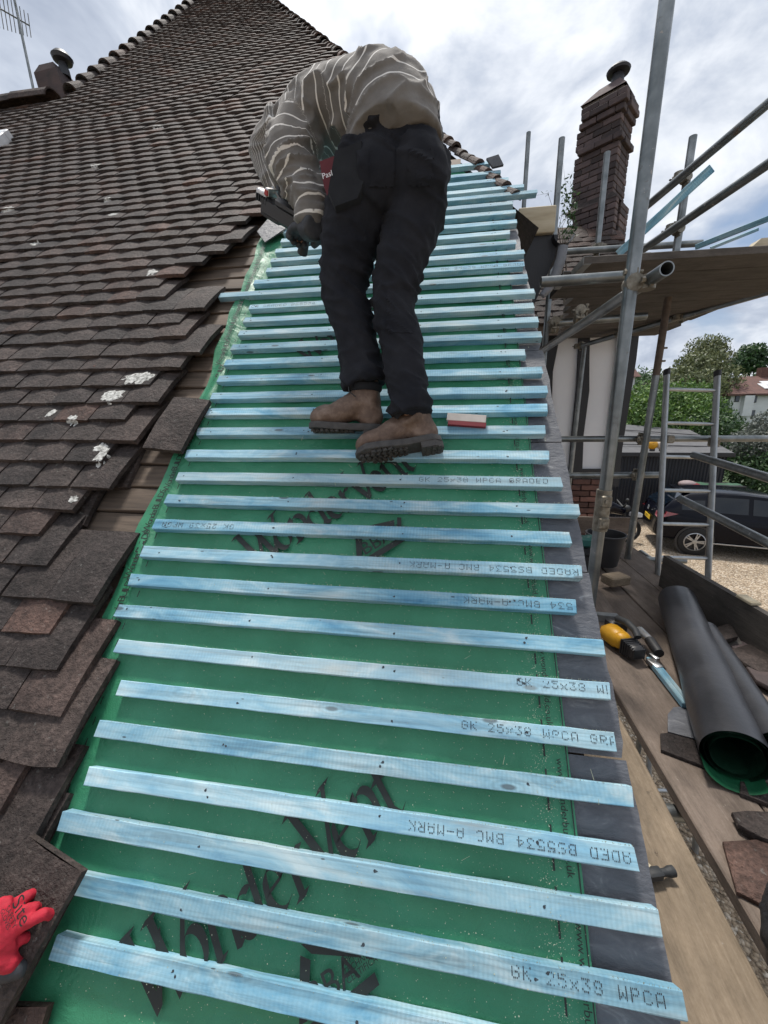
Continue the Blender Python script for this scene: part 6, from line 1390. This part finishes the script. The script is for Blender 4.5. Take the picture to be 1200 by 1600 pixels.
t = text_mesh('5 2MY', .105); t.transform(CMx @ Matrix(((0, 0, -1, -.0195), (-1, 0, 0, WD / 2 + .20), (0, 1, 0, .665), (0, 0, 0, 1)))); link('plate_lettering', t, M_print, npl)
b = MB(); b.lathe([(.045, 0), (.06, .006), (.06, .014), (.045, .016), (.045, 0)], 20, CMx @ Matrix(((0, 0, -1, -.005), (-1, 0, 0, WD / 2), (0, 1, 0, .92), (0, 0, 0, 1)))); part('badge', b, M_alloy, car)
for k_, (x, yy) in enumerate(((.80, .015), (3.45, .015), (.80, WD - .015), (3.45, WD - .015))):
    sg = 1 if yy < 1 else -1; R_ = CMx @ Matrix.Translation((x, yy - .012 * sg, .33)) @ Matrix.Rotation(math.pi / 2 * sg, 4, 'X'); b = MB(); b.lathe([(.0, -.02), (.385, -.02), (.385, .004), (.34, .006)], 32, R_); part('wheel_arch', b, M_blackplastic, car, 40)
    wh = MB(); wh.lathe([(.20, -.12), (.31, -.12), (.33, -.08), (.33, .0), (.305, .018), (.225, .020), (.215, -.02)], 36, R_ @ Matrix.Translation((0, 0, .02))); who = part('wheel', wh, M_tyre, car, 40)
    b = MB(); b.lathe([(.218, .018), (.200, .024), (.195, .0), (.215, -.03)], 36, R_ @ Matrix.Translation((0, 0, .02)))
    for s_i in range(5):
        for dd in (-.14, .14): b.prism([(.03, -.016), (.20, -.012), (.20, .012), (.03, .016)], .018, R_ @ Matrix.Translation((0, 0, .022)) @ Matrix.Rotation(s_i * 2 * math.pi / 5 + dd, 4, 'Z'))
    b.lathe([(0, .036), (.05, .034), (.055, .0)], 20, R_ @ Matrix.Translation((0, 0, .01))); part('alloy_rim', b, M_alloy, who, 40)
for x in (1.30, 2.35):
    b = MB(); b.bevbox((x, -.012, .86), (.17, .03, .03), .008, CMx); part('door_handle', b, M_paint, car, 40)
b = MB(); b.bevbox((2.0, .0, .32), (2.1, .02, .03), .004, CMx); part('sill_strip', b, M_alloy, car, 30)
b = MB(); b.bevbox((2.72, -.09, 1.02), (.12, .18, .12), .03, CMx); part('door_mirror', b, M_paint, car, 50)
# motorcycle, sheet, bundle behind the car
mo = empty('motorcycle', tuple(on_z(985, 835, 0)), 'dark motorcycle standing behind the end of the deck next to the car', 'motorcycle'); c_ = on_y(946, 800, 10.4); c_.z = 0
for dx in (-.55, .65):
    b = MB(); b.lathe([(.30, -.05), (.33, 0), (.30, .05), (.24, .03), (.24, -.03), (.30, -.05)], 28, Matrix.Translation(c_ + Vector((dx, dx * .25, .33))) @ Matrix.Rotation(math.pi / 2, 4, 'X')); part('wheel', b, M_tyre, mo, 40)
b = MB(); b.sweep([c_ + Vector((-.75, -.18, .78)), c_ + Vector((-.3, -.07, .82)), c_ + Vector((.1, .02, .98)), c_ + Vector((.45, .1, .85))], [.10, .14, .17, .10], 12); b.sweep([c_ + Vector((-.3, -.07, .45)), c_ + Vector((.3, .07, .45))], [.2, .18], 12); part('frame_and_tank', b, M_paint, mo)
b = MB(); b.sweep([c_ + Vector((.65, .16, .35)), c_ + Vector((.45, .11, .95)), c_ + Vector((.38, .35, 1.10)), ], [.03, .03, .015], 8); b.sweep([c_ + Vector((.45, .11, .95)), c_ + Vector((.38, -.2, 1.10))], [.03, .015], 8); b.ball(c_ + Vector((.55, .13, .92)), .09); b.ball(c_ + Vector((.36, -.28, 1.22)), (.03, .06, .04)); part('fork_and_bars', b, M_grip, mo)
sh = empty('covered_trailer', tuple(on_z(1120, 830, 0)), 'low trailer under a green sheet behind the car', 'trailer'); q = [on_y(1075, 758, 12.1), on_y(1165, 762, 12.1)]; b = MB(); nx_ = 16
for i in range(nx_ + 1):
    for j in range(5):
        s_ = i / nx_; p = q[0].lerp(q[1], s_); b.v.append((p.x, 11.95 + j * .2, p.z + .05 * math.sin(s_ * 9) * .4 + .05 - .10 * abs(j - 2) / 2 + .02 * R0.random()))
for i in range(nx_):
    for j in range(4): a0 = i * 5 + j; b.f.append((a0, a0 + 5, a0 + 6, a0 + 1))
part('sheet', b, M_tarp, sh, 180); b = MB(); b.box(((q[0].x + q[1].x) / 2, 12.35, q[0].z - .25), ((q[1].x - q[0].x) * .92, .75, .5)); b.box(((q[0].x + q[1].x) / 2, 12.35, .3), ((q[1].x - q[0].x) * .3, .6, .6)); part('bed', b, M_blackplastic, sh, None)
bu = empty('wrapped_bundle', tuple(on_z(1075, 820, 0)), 'rounded pinkish white bundle showing over the car roof', 'bundle'); c_ = on_y(1074, 756, 12.0); b = MB(); b.ball(c_, (.22, .2, .10), 18, 12); b.box((c_.x, 12.05, c_.z / 2 - .05), (.4, .3, c_.z - .1)); part('cover', b, M_pinkgrey, bu); b = MB(); b.ball(c_ + Vector((.06, -.02, -.04)), (.25, .205, .10), 18, 12); part('skirt', b, M_paper_red, bu)

# ------------------------------------------------------------------ houses beyond
hs = empty('white_house', (25.5, 40, 0), 'white rendered house with a brown tiled roof and roof windows far right', 'house'); HY = 38.0
def hp(x, y, Y=HY): return on_y(x, y, Y)
a0, a1 = hp(1143, 615), hp(1178, 615); e0 = a0.z
b = MB(); b.box(((a0.x + a1.x) / 2 + 4.2, HY + 3, e0 / 2), (a1.x - a0.x + 8.4, 6, e0)); part('wall', b, M_cream, hs, None)
xr0, xr1 = a0.x - .5, a1.x + 9; rz = hp(1212, 582).z
b = MB(); P = [(xr0, HY - .4, e0 - .05), (xr1, HY - .4, e0 - .05), (xr1, HY + 3, rz), (xr0 + 2.8, HY + 3, rz), (xr0, HY + 6.4, e0 - .05), (xr1, HY + 6.4, e0 - .05)]; b.add(P + [(x, y, z - .14) for x, y, z in P], [(0, 1, 2, 3), (0, 3, 4), (3, 2, 5, 4), (0, 6, 7, 1), (4, 10, 6, 0), (1, 7, 11, 5), (1, 5, 2), (6, 10, 11, 7)]); rf = part('roof', b, M_redroof, hs, None)
b = MB(); b.box((xr0 + 4.6, HY + 3, rz + .25), (.8, .6, .9)); part('chimney', b, M_brick, rf, None)
for t0 in (.36, .50):
    A_ = Vector((xr0 + 2.4 + t0 * 3, HY - .4 + 3.4 * t0, e0 - .05 + (rz - e0) * t0 + .07)); b = MB(); b.bevbox((0, 0, 0), (.7, 1.1, .08), .01, Matrix.Translation(A_) @ Matrix.Rotation(math.atan2(rz - e0, 3.4), 4, 'X')); part('roof_window', b, M_white, rf, None)
for (x0, y0, x1, y1) in ((1149, 618, 1154, 628), (1170, 619, 1174, 629), (1177, 619, 1181, 629), (1172, 641, 1178, 650)):
    p0, p1 = hp(x0, y0), hp(x1, y1); b = MB(); b.bevbox(((p0.x + p1.x) / 2, HY - .02, (p0.z + p1.z) / 2), (p1.x - p0.x, .08, p0.z - p1.z), .01); w_ = part('window', b, M_blackwood, hs, None); b = MB(); b.box(((p0.x + p1.x) / 2, HY - .063, (p0.z + p1.z) / 2), ((p1.x - p0.x) * .8, .006, (p0.z - p1.z) * .85)); part('pane', b, M_glass, w_, None)
p0, p1 = hp(1160, 617), hp(1168, 650); b = MB(); b.box(((p0.x + p1.x) / 2, HY - .2, (p0.z + p1.z) / 2), (p1.x - p0.x, .4, p0.z - p1.z)); part('bay', b, M_cream, hs, None)
def far_house(name, x0, x1, ye, yr, Y, label, hipl=True):
    e_ = empty(name, tuple(on_y((x0 + x1) / 2, ye, Y))[:2] + (0,), label, 'house'); A_, B_ = on_y(x0, ye, Y), on_y(x1, ye, Y); R_ = on_y((x0 + x1) / 2, yr, Y + 3); b = MB(); b.box(((A_.x + B_.x) / 2, Y + 3, A_.z / 2), (B_.x - A_.x - .5, 5.4, A_.z)); part('wall', b, M_cream, e_, None)
    w4 = (B_.x - A_.x); b = MB(); P = [(A_.x, Y, A_.z), (B_.x, Y, A_.z), (B_.x - w4 * .28, Y + 3, R_.z), (A_.x + w4 * .28, Y + 3, R_.z), (A_.x, Y + 6, A_.z), (B_.x, Y + 6, A_.z)]; b.add(P, [(0, 1, 2, 3), (0, 3, 4), (3, 2, 5, 4), (1, 5, 2), (0, 4, 5, 1)]); part('roof', b, M_redroof, e_, None)
    b = MB(); c_ = on_y((x0 + x1) / 2, ye + 12, Y); b.box((c_.x, Y + .28, c_.z), (.9, .06, 1.0)); part('window', b, M_glass, e_, None)
far_house('brown_roof_house', 930, 1002, 590, 540, 30, 'house with a brown roof corner showing beside the black corner post')
far_house('far_roof', 1128, 1168, 610, 590, 70, 'distant dark hipped roof left of the white house')
# loose pebbles on the drive
b = MB(); rp_ = random.Random(17)
for k_ in range(9000):
    if k_ < 3200: X, Y = rp_.uniform(.9, 2.9), rp_.uniform(1.2, 5.0)
    else: X, Y = rp_.uniform(1.9, 7.5), rp_.uniform(2.0, 9.2)
    s_ = rp_.uniform(.008, .019); a = rp_.uniform(0, 3.1); ca_, sa = math.cos(a) * s_, math.sin(a) * s_; h_ = s_ * rp_.uniform(.5, .9); o = len(b.v)
    b.v += [(X + ca_, Y + sa, h_ * .4), (X - sa * .7, Y + ca_ * .7, h_ * .45), (X - ca_, Y - sa, h_ * .4), (X + sa * .7, Y - ca_ * .7, h_ * .35), (X, Y, h_), ]
    b.f += [(o, o + 1, o + 4), (o + 1, o + 2, o + 4), (o + 2, o + 3, o + 4), (o + 3, o, o + 4)]
tag(link('gravel', b.mesh('gravel', 180), M_pebble), 'loose tan pebbles of the gravel drive', 'gravel', kind='stuff')
